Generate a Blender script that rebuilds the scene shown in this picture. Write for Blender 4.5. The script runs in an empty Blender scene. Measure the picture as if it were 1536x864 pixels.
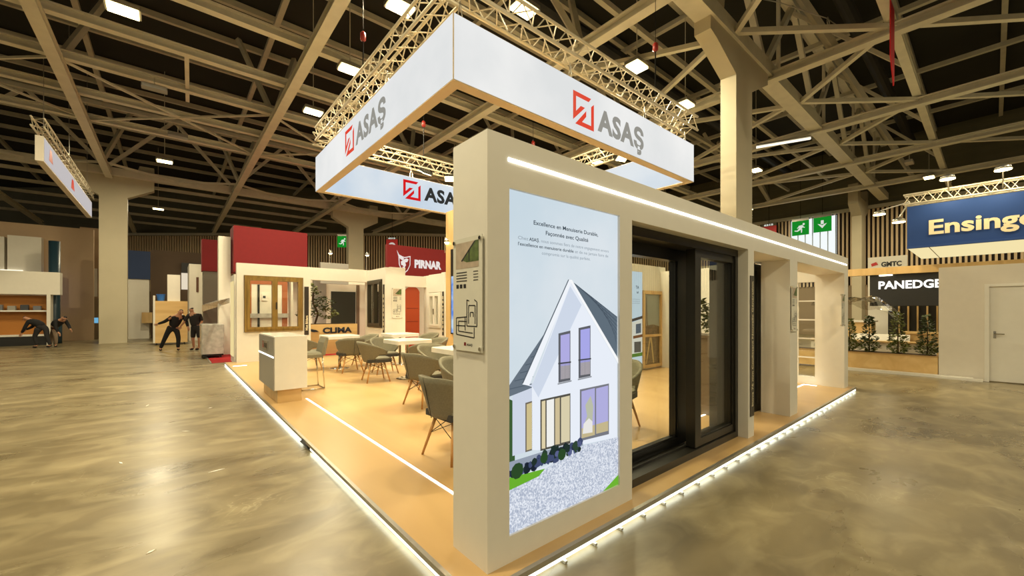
import bpy, bmesh, math, random
from mathutils import Vector, Matrix
R = random.Random(7)
scene = bpy.context.scene
COL = scene.collection

# ------------------------------------------------------------------ camera, world, exposure
cam_d = bpy.data.cameras.new('camera'); cam = bpy.data.objects.new('camera', cam_d); COL.objects.link(cam)
cam_d.sensor_width = 36.0; cam_d.lens = 36.0 * 608 / 1536
cam_d.shift_y = (466 - 432) / 1536 * 1.0
cam_d.clip_start = 0.05; cam_d.clip_end = 300
TH = math.atan2(722, 608)
cam.location = (0, 0, 1.6)
cam.rotation_euler = (math.pi / 2, 0, math.atan2(math.sin(TH), math.cos(TH)) - math.pi / 2)
scene.camera = cam
w = bpy.data.worlds.new('world'); scene.world = w; w.use_nodes = True
w.node_tree.nodes['Background'].inputs[0].default_value = (1.0, 0.86, 0.62, 1)
w.node_tree.nodes['Background'].inputs[1].default_value = 0.32
scene.view_settings.view_transform = 'Standard'; scene.view_settings.look = 'None'
scene.view_settings.exposure = 0.0; scene.view_settings.gamma = 1.0
scene.view_settings.use_curve_mapping = False
try:
    scene.cycles.use_denoising = True
    scene.cycles.max_bounces = 8; scene.cycles.transparent_max_bounces = 12
    scene.cycles.sample_clamp_indirect = 6.0
except Exception:
    pass
HALL_W = 330.0      # watts of one hall flood
BOOTH_W = 40.0      # watts of one booth flood

# ------------------------------------------------------------------ materials
def lin(c):
    c /= 255.0
    return c / 12.92 if c <= 0.04045 else ((c + 0.055) / 1.055) ** 2.4
def rgb(r, g, b): return (lin(r), lin(g), lin(b), 1.0)
MATS = {}
def mat(name, col, rough=0.5, metal=0.0, spec=0.5, noise=0.0, scale=8.0, bump=0.0, coat=0.0):
    if name in MATS: return MATS[name]
    m = bpy.data.materials.new(name); m.use_nodes = True; MATS[name] = m
    nt = m.node_tree; b = nt.nodes['Principled BSDF']
    b.inputs['Base Color'].default_value = rgb(*col); b.inputs['Roughness'].default_value = rough
    b.inputs['Metallic'].default_value = metal; b.inputs['Specular IOR Level'].default_value = spec
    b.inputs['Coat Weight'].default_value = coat
    tc = nt.nodes.new('ShaderNodeTexCoord'); n = nt.nodes.new('ShaderNodeTexNoise')
    n.inputs['Scale'].default_value = scale; n.inputs['Detail'].default_value = 5
    nt.links.new(tc.outputs['Object'], n.inputs['Vector'])
    mx = nt.nodes.new('ShaderNodeMixRGB'); mx.blend_type = 'MULTIPLY'; mx.inputs[0].default_value = 1
    mx.inputs[1].default_value = rgb(*col)
    rp = nt.nodes.new('ShaderNodeValToRGB'); k = max(0.0, 1 - (noise or 0.03))
    rp.color_ramp.elements[0].color = (k, k, k, 1); rp.color_ramp.elements[0].position = 0.3
    rp.color_ramp.elements[1].color = (1, 1, 1, 1); rp.color_ramp.elements[1].position = 0.7
    nt.links.new(n.outputs['Fac'], rp.inputs[0]); nt.links.new(rp.outputs[0], mx.inputs[2])
    nt.links.new(mx.outputs[0], b.inputs['Base Color'])
    if bump:
        bp = nt.nodes.new('ShaderNodeBump'); bp.inputs['Strength'].default_value = bump
        nt.links.new(n.outputs['Fac'], bp.inputs['Height']); nt.links.new(bp.outputs[0], b.inputs['Normal'])
    return m
def emi(name, col, st=1.0, var=0.0, scale=5.0, col2=None):
    if name in MATS: return MATS[name]
    m = bpy.data.materials.new(name); m.use_nodes = True; MATS[name] = m
    nt = m.node_tree; nt.nodes.clear()
    o = nt.nodes.new('ShaderNodeOutputMaterial'); e = nt.nodes.new('ShaderNodeEmission')
    e.inputs[0].default_value = rgb(*col); e.inputs[1].default_value = st
    if col2:
        tc = nt.nodes.new('ShaderNodeTexCoord'); n = nt.nodes.new('ShaderNodeTexNoise')
        n.inputs['Scale'].default_value = scale; n.inputs['Detail'].default_value = 6
        rp = nt.nodes.new('ShaderNodeValToRGB')
        rp.color_ramp.elements[0].color = rgb(*col); rp.color_ramp.elements[0].position = 0.38
        rp.color_ramp.elements[1].color = rgb(*col2); rp.color_ramp.elements[1].position = 0.62
        nt.links.new(tc.outputs['Object'], n.inputs['Vector']); nt.links.new(n.outputs['Fac'], rp.inputs[0])
        nt.links.new(rp.outputs[0], e.inputs[0])
    nt.links.new(e.outputs[0], o.inputs[0])
    return m
def glass(name, tint=(1, 1, 1), ior=1.5, extra=0.0):
    if name in MATS: return MATS[name]
    m = bpy.data.materials.new(name); m.use_nodes = True; MATS[name] = m
    nt = m.node_tree; nt.nodes.clear()
    o = nt.nodes.new('ShaderNodeOutputMaterial'); t = nt.nodes.new('ShaderNodeBsdfTransparent')
    t.inputs[0].default_value = (*tint, 1)
    g = nt.nodes.new('ShaderNodeBsdfGlossy'); g.inputs['Roughness'].default_value = 0.0
    lw = nt.nodes.new('ShaderNodeLayerWeight'); lw.inputs[0].default_value = 0.5
    pw = nt.nodes.new('ShaderNodeMath'); pw.operation = 'POWER'; pw.inputs[1].default_value = 5.0
    ml = nt.nodes.new('ShaderNodeMath'); ml.operation = 'MULTIPLY_ADD'; ml.inputs[1].default_value = 0.9; ml.inputs[2].default_value = 0.045 + extra
    mx = nt.nodes.new('ShaderNodeMixShader')
    nt.links.new(lw.outputs['Facing'], pw.inputs[0]); nt.links.new(pw.outputs[0], ml.inputs[0]); nt.links.new(ml.outputs[0], mx.inputs[0])
    nt.links.new(t.outputs[0], mx.inputs[1]); nt.links.new(g.outputs[0], mx.inputs[2]); nt.links.new(mx.outputs[0], o.inputs[0])
    return m

def concrete():
    m = bpy.data.materials.new('polished_concrete'); m.use_nodes = True; nt = m.node_tree; b = nt.nodes['Principled BSDF']
    tc = nt.nodes.new('ShaderNodeTexCoord')
    def noise(sc, det=6, dist=0.0, vec=None):
        n = nt.nodes.new('ShaderNodeTexNoise'); n.inputs['Scale'].default_value = sc; n.inputs['Detail'].default_value = det
        n.inputs['Distortion'].default_value = dist; nt.links.new(vec or tc.outputs['Object'], n.inputs['Vector']); return n
    def ramp(src, p0, c0, p1, c1):
        r = nt.nodes.new('ShaderNodeValToRGB'); r.color_ramp.elements[0].position = p0; r.color_ramp.elements[0].color = c0
        r.color_ramp.elements[1].position = p1; r.color_ramp.elements[1].color = c1; nt.links.new(src, r.inputs[0]); return r
    mp = nt.nodes.new('ShaderNodeMapping'); mp.inputs['Rotation'].default_value = (0, 0, 0.9); mp.inputs['Scale'].default_value = (1, 1.7, 1)
    nt.links.new(tc.outputs['Object'], mp.inputs['Vector'])
    n1 = noise(0.55, 8, 1.2, mp.outputs[0]); n2 = noise(2.3, 8, 0.25, mp.outputs[0]); n3 = noise(1.1, 3, 2.5, mp.outputs[0])
    r1 = ramp(n1.outputs['Fac'], 0.25, rgb(98, 86, 60), 0.75, rgb(150, 135, 100))
    r2 = ramp(n2.outputs['Fac'], 0.2, (0.72, 0.72, 0.72, 1), 0.8, (1.0, 1.0, 1.0, 1))
    mx = nt.nodes.new('ShaderNodeMixRGB'); mx.blend_type = 'MULTIPLY'; mx.inputs[0].default_value = 1
    nt.links.new(r1.outputs[0], mx.inputs[1]); nt.links.new(r2.outputs[0], mx.inputs[2])
    n5 = noise(1.7, 8, 1.2, mp.outputs[0]); r5 = ramp(n5.outputs['Fac'], 0.45, (0, 0, 0, 1), 0.85, (0.5, 0.5, 0.5, 1))
    mv = nt.nodes.new('ShaderNodeMixRGB'); mv.inputs[2].default_value = rgb(192, 178, 138)
    nt.links.new(r5.outputs[0], mv.inputs[0]); nt.links.new(mx.outputs[0], mv.inputs[1]); mx = mv
    # pale trowel scratches: thin iso-lines of a distorted noise
    sub = nt.nodes.new('ShaderNodeMath'); sub.operation = 'SUBTRACT'; sub.inputs[1].default_value = 0.5
    ab = nt.nodes.new('ShaderNodeMath'); ab.operation = 'ABSOLUTE'
    nt.links.new(n3.outputs['Fac'], sub.inputs[0]); nt.links.new(sub.outputs[0], ab.inputs[0])
    r3 = ramp(ab.outputs[0], 0.0, (0.28, 0.28, 0.28, 1), 0.012, (0, 0, 0, 1))
    n4 = noise(0.7, 2); r4 = ramp(n4.outputs['Fac'], 0.5, (0, 0, 0, 1), 0.62, (1, 1, 1, 1))
    mm = nt.nodes.new('ShaderNodeMath'); mm.operation = 'MULTIPLY'
    nt.links.new(r3.outputs[0], mm.inputs[0]); nt.links.new(r4.outputs[0], mm.inputs[1])
    m2 = nt.nodes.new('ShaderNodeMixRGB'); m2.inputs[2].default_value = rgb(205, 195, 160)
    nt.links.new(mm.outputs[0], m2.inputs[0]); nt.links.new(mx.outputs[0], m2.inputs[1])
    nt.links.new(m2.outputs[0], b.inputs['Base Color'])
    rr = ramp(n1.outputs['Fac'], 0.2, (0.22, 0.22, 0.22, 1), 0.8, (0.38, 0.38, 0.38, 1)); nt.links.new(rr.outputs[0], b.inputs['Roughness'])
    b.inputs['Specular IOR Level'].default_value = 0.5
    bp = nt.nodes.new('ShaderNodeBump'); bp.inputs['Strength'].default_value = 0.05; bp.inputs['Distance'].default_value = 0.02
    n6 = noise(6.0, 2)
    nt.links.new(n6.outputs['Fac'], bp.inputs['Height']); nt.links.new(bp.outputs[0], b.inputs['Normal'])
    return m
def woodmat(name, c1, c2, rough=0.5, axis='Z', scale=6.0):
    if name in MATS: return MATS[name]
    m = bpy.data.materials.new(name); m.use_nodes = True; MATS[name] = m; nt = m.node_tree; b = nt.nodes['Principled BSDF']
    tc = nt.nodes.new('ShaderNodeTexCoord'); mp = nt.nodes.new('ShaderNodeMapping')
    s = {'X': (0.12, 1, 1), 'Y': (1, 0.12, 1), 'Z': (1, 1, 0.12)}[axis]; mp.inputs['Scale'].default_value = s
    n = nt.nodes.new('ShaderNodeTexNoise'); n.inputs['Scale'].default_value = scale; n.inputs['Detail'].default_value = 6; n.inputs['Distortion'].default_value = 0.6
    r = nt.nodes.new('ShaderNodeValToRGB'); r.color_ramp.elements[0].color = rgb(*c1); r.color_ramp.elements[0].position = 0.3
    r.color_ramp.elements[1].color = rgb(*c2); r.color_ramp.elements[1].position = 0.7
    nt.links.new(tc.outputs['Object'], mp.inputs[0]); nt.links.new(mp.outputs[0], n.inputs['Vector']); nt.links.new(n.outputs['Fac'], r.inputs[0])
    nt.links.new(r.outputs[0], b.inputs['Base Color']); b.inputs['Roughness'].default_value = rough
    return m
M_CONC = concrete()
WHITE = mat('white_laminate', (226, 222, 210), 0.42)
WHITE2 = mat('white_gloss', (232, 228, 216), 0.2)
GREYW = mat('grey_laminate', (150, 146, 138), 0.35)
VINYL = woodmat('vinyl_floor', (190, 154, 102), (204, 170, 116), 0.32, 'Y', 1.6)
ALU = mat('aluminium', (190, 186, 176), 0.35, 0.9, noise=0.08)
TRUSS = mat('truss_aluminium', (215, 205, 180), 0.4, 0.35)
STEEL = mat('painted_steel', (216, 210, 188), 0.5, noise=0.12, scale=3)
STEEL2 = mat('painted_steel_thin', (198, 192, 170), 0.5, noise=0.15, scale=3)
COLM = mat('column_paint', (188, 178, 150), 0.6, noise=0.08, scale=1.2)
DECK = mat('roof_deck', (34, 33, 24), 0.85, noise=0.3, scale=0.6)
CLAD = mat('upper_cladding', (104, 100, 76), 0.7, noise=0.25, scale=0.5)
BLACK = mat('black_aluminium', (16, 16, 14), 0.3)
BLACK2 = mat('black_aluminium_satin', (34, 32, 26), 0.35)
DARK = mat('dark_panel', (28, 27, 25), 0.5)
BATTEN = woodmat('batten_wood', (196, 170, 130), (222, 198, 160), 0.6)
BATTENB = mat('batten_backing', (34, 24, 18), 0.9)
LOWWALL = mat('lower_hall_wall', (150, 130, 100), 0.7, noise=0.1, scale=0.4)
FABRIC = mat('grey_fabric', (124, 119, 98), 0.9, noise=0.22, scale=60, bump=0.2)
FABRIC2 = mat('dark_seat_fabric', (60, 58, 54), 0.9, noise=0.2, scale=60)
BEECH = woodmat('beech', (176, 126, 66), (206, 156, 92), 0.45, 'Z', 20)
OAK = woodmat('oak_laminate', (196, 160, 102), (218, 184, 126), 0.4, 'Z', 5)
TAN = woodmat('tan_board', (204, 166, 104), (222, 188, 128), 0.5, 'X', 4)
WINWOOD = woodmat('olive_wood_frame', (112, 88, 34), (146, 116, 52), 0.4, 'Z', 14)
CHROME = mat('chrome', (210, 208, 200), 0.12, 1.0)
WIRE = mat('black_wire', (22, 20, 18), 0.4, 0.6)
RED = mat('red_fabric', (118, 8, 14), 0.8, noise=0.1)
REDCARP = mat('red_carpet', (176, 20, 28), 0.95, noise=0.15, scale=30)
BLUE = mat('blue_fabric', (18, 62, 130), 0.65)
CREAM = mat('cream_lettering', (240, 228, 190), 0.4)
WHITEP = mat('white_paint', (216, 208, 192), 0.6)
LEAF = mat('leaf_green', (112, 118, 50), 0.6, noise=0.5, scale=9)
LEAF2 = mat('leaf_dark', (68, 80, 36), 0.6, noise=0.5, scale=9)
BARK = mat('bark', (72, 54, 36), 0.9, noise=0.3)
SKIN = mat('skin', (176, 128, 98), 0.6)
CLOTH_B = mat('black_cloth', (16, 15, 16), 0.9)
CLOTH_D = mat('charcoal_cloth', (34, 32, 32), 0.9)
CLOTH_G = mat('taupe_cloth', (126, 108, 88), 0.9)
HAIR = mat('dark_hair', (30, 20, 14), 0.7)
GLASS = glass('window_glass', (0.97, 0.98, 0.96), 1.5)
GLASSD = glass('door_glass', (0.93, 0.95, 0.92), 1.5, 0.02)
FILM = mat('stretch_film', (196, 192, 182), 0.18, noise=0.35, scale=7, bump=0.9)
LED = emi('led_white', (255, 253, 240), 5.0)
LEDG = emi('led_cool', (250, 255, 236), 6.0)
LAMP = emi('lamp_warm', (255, 232, 160), 14.0)
LAMPN = emi('lamp_neutral', (255, 244, 214), 6.0)
SIGNW = emi('sign_fabric_lit', (224, 226, 226), 1.0, col2=(240, 240, 238), scale=0.5)
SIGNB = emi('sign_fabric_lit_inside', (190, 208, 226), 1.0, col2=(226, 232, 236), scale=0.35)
PLASTER = mat('neighbour_white', (228, 222, 206), 0.5)

# ------------------------------------------------------------------ mesh helpers
def wloc(o):
    v = Vector((0, 0, 0))
    while o is not None: v += o.location; o = o.parent
    return v
class MB:
    def __init__(s): s.v = []; s.f = []
    def add(s, vs, fs):
        n = len(s.v); s.v += [tuple(x) for x in vs]; s.f += [tuple(i + n for i in f) for f in fs]; return s
    def box(s, x0, x1, y0, y1, z0, z1):
        vs = [(x0,y0,z0),(x1,y0,z0),(x1,y1,z0),(x0,y1,z0),(x0,y0,z1),(x1,y0,z1),(x1,y1,z1),(x0,y1,z1)]
        return s.add(vs, [(0,3,2,1),(4,5,6,7),(0,1,5,4),(1,2,6,5),(2,3,7,6),(3,0,4,7)])
    def bbox(s, x0, x1, y0, y1, z0, z1, b=0.01):
        # chamfered box: vertical edges and top edges cut
        o = [(x0+b,y0),(x1-b,y0),(x1,y0+b),(x1,y1-b),(x1-b,y1),(x0+b,y1),(x0,y1-b),(x0,y0+b)]
        cx, cy = (x0+x1)/2, (y0+y1)/2
        def ring(z, sh): return [(px + (sh if px < cx else -sh), py + (sh if py < cy else -sh), z) for px, py in o]
        vs = ring(z0, 0) + ring(z1-b, 0) + ring(z1, b)
        fs = [tuple(range(7, -1, -1)), tuple(range(16, 24))]
        for r in (0, 8):
            for i in range(8): j = (i+1) % 8; fs.append((r+i, r+j, r+8+j, r+8+i))
        return s.add(vs, fs)
    def bar(s, p, q, wd, h=None, up=(0,0,1)):
        p, q = Vector(p), Vector(q); d = (q-p).normalized(); h = h or wd; up = Vector(up)
        a = d.cross(up)
        if a.length < 1e-4: a = d.cross(Vector((1,0,0)))
        a.normalize(); b = a.cross(d).normalized()
        vs = []
        for c in (p, q):
            for i, j in ((-1,-1),(1,-1),(1,1),(-1,1)): vs.append(c + a*(i*wd/2) + b*(j*h/2))
        return s.add(vs, [(0,1,2,3),(7,6,5,4),(0,4,5,1),(1,5,6,2),(2,6,7,3),(3,7,4,0)])
    def ibeam(s, p, q, wd, h, t=None):
        p, q = Vector(p), Vector(q); t = t or wd*0.16; z = Vector((0,0,1))
        s.bar(p + z*(h/2-t/2), q + z*(h/2-t/2), wd, t); s.bar(p - z*(h/2-t/2), q - z*(h/2-t/2), wd, t)
        return s.bar(p, q, t, h-2*t)
    def tube(s, p, q, r, r2=None, n=8, caps=True):
        p, q = Vector(p), Vector(q); r2 = r if r2 is None else r2; d = (q-p).normalized()
        a = d.cross(Vector((0,0,1)))
        if a.length < 1e-4: a = Vector((1,0,0))
        a.normalize(); b = d.cross(a); vs = []
        for c, rr in ((p, r), (q, r2)):
            for i in range(n):
                t = 2*math.pi*i/n; vs.append(c + a*(rr*math.cos(t)) + b*(rr*math.sin(t)))
        fs = [(i, (i+1) % n, n+(i+1) % n, n+i) for i in range(n)]
        if caps: fs += [tuple(range(n-1, -1, -1)), tuple(range(n, 2*n))]
        return s.add(vs, fs)
    def path(s, pts, r, n=8):
        for a, b in zip(pts, pts[1:]): s.tube(a, b, r, n=n)
        return s
    def lathe(s, prof, c=(0,0,0), n=20):
        vs = []
        for rr, z in prof:
            for i in range(n): t = 2*math.pi*i/n; vs.append((c[0]+rr*math.cos(t), c[1]+rr*math.sin(t), c[2]+z))
        fs = []
        for k in range(len(prof)-1):
            for i in range(n): j = (i+1) % n; fs.append((k*n+i, k*n+j, (k+1)*n+j, (k+1)*n+i))
        fs += [tuple(range(n-1, -1, -1)), tuple(range((len(prof)-1)*n, len(prof)*n))]
        return s.add(vs, fs)
    def prism(s, pts, d):
        # pts: 3D polygon, d: extrusion vector
        n = len(pts); d = Vector(d); vs = [Vector(p) for p in pts] + [Vector(p)+d for p in pts]
        fs = [tuple(range(n)), tuple(range(2*n-1, n-1, -1))] + [(i, n+i, n+(i+1) % n, (i+1) % n) for i in range(n)]
        return s.add(vs, fs)
    def poly(s, pts): return s.add(pts, [tuple(range(len(pts)))])
    def build(s, name, m, parent=None, smooth=False, fix=True):
        off = wloc(parent) if parent is not None else Vector((0,0,0))
        me = bpy.data.meshes.new(name); me.from_pydata([tuple(Vector(v)-off) for v in s.v], [], s.f)
        if fix:
            bm = bmesh.new(); bm.from_mesh(me); bmesh.ops.recalc_face_normals(bm, faces=bm.faces); bm.to_mesh(me); bm.free()
        if m: me.materials.append(m)
        if smooth:
            for p in me.polygons: p.use_smooth = True
        o = bpy.data.objects.new(name, me); COL.objects.link(o); o.parent = parent
        return o
def box(name, m, parent, *a): return MB().box(*a).build(name, m, parent)
def tag(o, label=None, cat=None, group=None, kind=None):
    if label: o['label'] = label
    if cat: o['category'] = cat
    if group: o['group'] = group
    if kind: o['kind'] = kind
    return o
def thing(name, loc, label, cat, group=None, kind=None):
    o = bpy.data.objects.new(name, None); COL.objects.link(o); o.location = loc; o.empty_display_size = 0.1
    return tag(o, label, cat, group, kind)
def kids(o): return [c for c in ALLCH.get(o.name, [])] if False else list(o.children)
def copy_tree(o, parent=None):
    c = o.copy(); COL.objects.link(c); c.parent = parent
    for ch in list(o.children): copy_tree(ch, c)
    return c
def text(body, m, parent, org, xdir, zdir, height, width=None, bold=0.0, depth=0.004, name='lettering', align='LEFT', spacing=1.0):
    """Lettering as flat mesh. org: left end of the baseline, height: cap height, width: total width."""
    cu = bpy.data.curves.new('t', 'FONT'); cu.body = body; cu.size = 1.0; cu.offset = bold; cu.extrude = 0.0; cu.resolution_u = 3
    cu.space_character = spacing
    ob = bpy.data.objects.new('t', cu); COL.objects.link(ob)
    dg = bpy.context.evaluated_depsgraph_get(); dg.update()
    me = bpy.data.meshes.new_from_object(ob.evaluated_get(dg)); bpy.data.objects.remove(ob); bpy.data.curves.remove(cu)
    xs = [v.co.x for v in me.vertices]
    x0, x1 = min(xs), max(xs); cap = 0.73
    sz = height / cap; sx = (width / (x1 - x0)) if width else sz
    X, Zd = Vector(xdir).normalized(), Vector(zdir).normalized(); N = X.cross(Zd)
    off = wloc(parent); org = Vector(org)
    tw = (x1 - x0) * sx; sh = {'LEFT': 0, 'CENTER': -tw/2, 'RIGHT': -tw}[align]
    for v in me.vertices:
        v.co = org + X*((v.co.x - x0)*sx + sh) + Zd*(v.co.y*sz) + N*depth - off
    me.materials.clear(); me.materials.append(m)
    o = bpy.data.objects.new(name, me); COL.objects.link(o); o.parent = parent
    return o
def lamp(kind, name, loc, rot, power, col, parent=None, size=(0.5, 0.3), spot=2.4, blend=0.6, radius=0.15):
    d = bpy.data.lights.new(name, kind); d.energy = power; d.color = col
    if kind == 'AREA': d.shape = 'RECTANGLE'; d.size, d.size_y = size
    if kind == 'SPOT': d.spot_size = spot; d.spot_blend = blend; d.shadow_soft_size = radius
    if kind == 'POINT': d.shadow_soft_size = radius
    o = bpy.data.objects.new(name, d); COL.objects.link(o); o.rotation_euler = rot
    if parent is not None: o.parent = parent; o.location = Vector(loc) - wloc(parent)
    else: o.location = loc
    return o
def aim(a, b): return (Vector(b) - Vector(a)).to_track_quat('-Z', 'Y').to_euler()

# ================================================================== THE HALL
fl = MB().box(-45, 45, -30, 75, -0.2, 0.0).build('floor', M_CONC); tag(fl, 'olive grey polished concrete hall floor with pale scratches', kind='structure')

# ceiling: dark deck with steel framework
CZ = 8.2
ceil = MB().box(-45, 45, -30, 75, 11.9, 12.1).build('ceiling', DECK); tag(ceil, 'dark corrugated hall roof deck above the steel framework', kind='structure')
XV = [-7.4, -2.3, 2.75, 7.9, 13.0, 18.1, 23.2, 28.3]
YU = [1.55, 11.45, 13.8, 16.1, 18.4, 20.7]
def cbar(name, p, q, wd, h=None, m=None): return MB().bar(p, q, wd, h).build(name, m or STEEL, ceil)
for k, y in enumerate((4.2, 27.7)):      # primary trusses
    MB().bar((-20, y, CZ+0.18), (32.5, y, CZ+0.18), 0.42, 0.36).build('bottom_chord', STEEL, ceil)
    MB().bar((-20, y, 11.5), (32.5, y, 11.5), 0.24, 0.24).build('top_chord', STEEL, ceil)
    x = -17.7
    while x < 32:
        cbar('web', (x-2.45, y, 11.4), (x, y, CZ+0.34), 0.15)
        cbar('web', (x, y, CZ+0.34), (x+2.45, y, 11.4), 0.15)
        if y < 10 and x > 10: cbar('web', (x+1.2, y, CZ+0.3), (x+1.2, y, 11.4), 0.09)
        x += 5.1
for i, x in enumerate(XV):               # secondary trusses
    y1 = 46 if x < 8 else (36 if x < 14 else 24)
    MB().ibeam((x, -14, CZ), (x, y1, CZ), 0.26, 0.24).build('bottom_chord', STEEL, ceil)
    MB().bar((x, -14, 11.3), (x, y1, 11.3), 0.16).build('top_chord', STEEL2, ceil)
    y = -10.0 if x > 8 else 6.7
    while y < min(y1-3, 26):
        cbar('web', (x, y, CZ+0.1), (x-0.9, y+1.3, 11.3), 0.14, m=STEEL2)
        cbar('web', (x, y, CZ+0.1), (x+0.9, y+1.3, 11.3), 0.14, m=STEEL2)
        y += 9.4 if x < 8 else 6.3
for y in YU:                             # ties along the hall
    MB().ibeam((-16, y, CZ+0.28), (32.6, y, CZ+0.28), 0.2, 0.22).build('tie_beam', STEEL, ceil)
for y in (-3.4, -6.8, 6.75, 9.1, 23.1, 25.4, 30.4, 33.0, 36.0, 39.5, 43):
    MB().bar((-20 if y > 0 else 12, y, 9.9 if 5 < y < 26 else CZ+0.3), (32.6 if y < 18 else 20 if y < 30 else 12, y, 9.9 if 5 < y < 26 else CZ+0.3), 0.14, 0.16).build('tie_beam', STEEL2, ceil)
for k in range(22):                      # roof purlins
    y = -12 + 2.35*k
    MB().bar((-22, y, 11.75), (32.8, y, 11.75), 0.14, 0.2).build('purlin', STEEL2, ceil)
# plan bracing between the primary truss and the ties
for i in range(len(XV)-1):
    xa, xb = XV[i], XV[i+1]; xm = (xa+xb)/2
    if xa > 7:
        cbar('brace', (xa, 1.55, CZ+0.1), (xm, 4.0, CZ+0.14), 0.12); cbar('brace', (xm, 4.0, CZ+0.14), (xb, 1.55, CZ+0.1), 0.12)
        cbar('brace', (xa, 1.5, CZ+0.1), (xb, -3.4, CZ+0.25), 0.12)
        cbar('brace', (xa, 9.1, CZ+0.1), (xm, 4.4, CZ+0.14), 0.12); cbar('brace', (xm, 4.4, CZ+0.14), (xb, 9.1, CZ+0.1), 0.12)
        cbar('brace', (xm, 4.2, 11.3), (xm, 1.6, CZ+0.2), 0.1)
    cbar('brace', (xa, 16.1, CZ+0.15), (xb, 20.7, CZ+0.2), 0.06); cbar('brace', (xa, 20.7, CZ+0.15), (xb, 16.1, CZ+0.2), 0.06)
    cbar('brace', (xa, 26.0, CZ+0.15), (xm, 27.6, CZ+0.15), 0.09); cbar('brace', (xm, 27.6, CZ+0.15), (xb, 26.0, CZ+0.15), 0.09)
    if i in (1, 2): cbar('hanger', ((xa+xb)/2+0.2, 17.05, CZ+0.3), ((xa+xb)/2+0.1, 13.8, CZ+0.3), 0.1)
# sagging black duct / cable trays
MB().tube((-4, 8.6, 10.6), (32, 8.6, 10.6), 0.22, n=12).build('duct', DARK, ceil)
MB().tube((-4, 2.9, 10.9), (32, 2.9, 10.9), 0.2, n=12).build('duct', DARK, ceil)

# hall walls: batten lining over a lower wall, cladding above
def hall_wall(name, a, b, label, zlow=3.2, ztop=7.95):
    a, b = Vector((*a, 0)), Vector((*b, 0)); d = (b-a); L = d.length; d.normalize(); n = Vector((-d.y, d.x, 0))
    mid = (a+b)/2
    if n.dot(-mid) < 0: n = -n
    def slab(z0, z1, t0, t1): 
        pts = [a+n*t0, b+n*t0, b+n*t1, a+n*t1]; return MB().prism([(p.x, p.y, z0) for p in pts], (0, 0, z1-z0))
    wo = slab(0, zlow, -0.3, 0).build(name, LOWWALL); tag(wo, label, kind='structure')
    slab(zlow, ztop, -0.3, 0).build('backing', BATTENB, wo)
    slab(ztop, 12, -0.3, 0.02).build('upper_cladding', CLAD, wo)
    slab(ztop-0.08, ztop+0.12, 0.0, 0.22).build('top_rail', STEEL2, wo)
    mb = MB(); k = 0; s = 0.1
    while s < L:
        p = a + d*s; pts = [p+n*0.0, p+d*0.1, p+d*0.1+n*0.1, p+n*0.1]
        mb.prism([(q.x, q.y, zlow) for q in pts], (0, 0, ztop-zlow-0.1)); s += 0.21
    bo = mb.build('batten_lining', BATTEN, wo, fix=False); bo['kind'] = 'stuff'
    rb = MB()
    for zz in [8.4+0.45*i for i in range(8)]:
        pts = [a+n*0.02, b+n*0.02, b+n*0.06, a+n*0.06]; rb.prism([(q.x, q.y, zz) for q in pts], (0, 0, 0.18))
    rb.build('cladding_ribs', CLAD, wo, fix=False)['kind'] = 'stuff'
    return wo
hall_wall('wall_back', (-16, 57.8), (15, 31.8), 'far hall wall lined with vertical wooden battens, left')
hall_wall('wall_middle', (15, 31.8), (33, 20), 'far hall wall lined with wooden battens behind the stand')
hall_wall('wall_right', (33, 20), (33, -25), 'far hall wall lined with wooden battens, right')

# hall columns with forked heads
def column(loc, prof, thick, label, extras=()):
    # prof: list of (x, z) of the profile polygon relative to loc; extruded along y
    t = thing('hall_column', loc, label, 'column'); t['kind'] = 'structure'
    x, y, _ = loc
    MB().prism([(x+a, y-thick/2, b) for a, b in prof], (0, thick, 0)).build('shaft', COLM, t)
    return t
colr = column((11.1, 4.24, 0), [(-0.51, 0), (0.51, 0), (0.51, 7.3), (1.65, 7.9), (1.65, 8.45), (0.9, 8.32), (-1.25, 8.33), (-1.05, 9.6), (-1.9, 9.6), (-1.9, 7.9), (-1.6, 7.82), (-0.51, 7.4)], 0.37, 'tall beige hall column with forked head beside the lit hanging sign')
prof_f = [(-0.5, 0), (0.5, 0), (0.5, 7.2), (1.5, 7.75), (1.5, 8.9), (0.95, 8.9), (0.75, 8.2), (-0.75, 8.2), (-0.95, 8.9), (-1.5, 8.9), (-1.5, 7.75), (-0.5, 7.2)]
column((9.6, 28.0, 0), prof_f, 0.45, 'beige hall column behind the low white partition with green running-man sign')
column((-2.15, 28.0, 0), prof_f, 0.45, 'beige hall column at left standing on the open concrete floor')
column((31.5, 5.2, 0), prof_f, 0.45, 'far beige column against the batten wall above the small white board')

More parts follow.
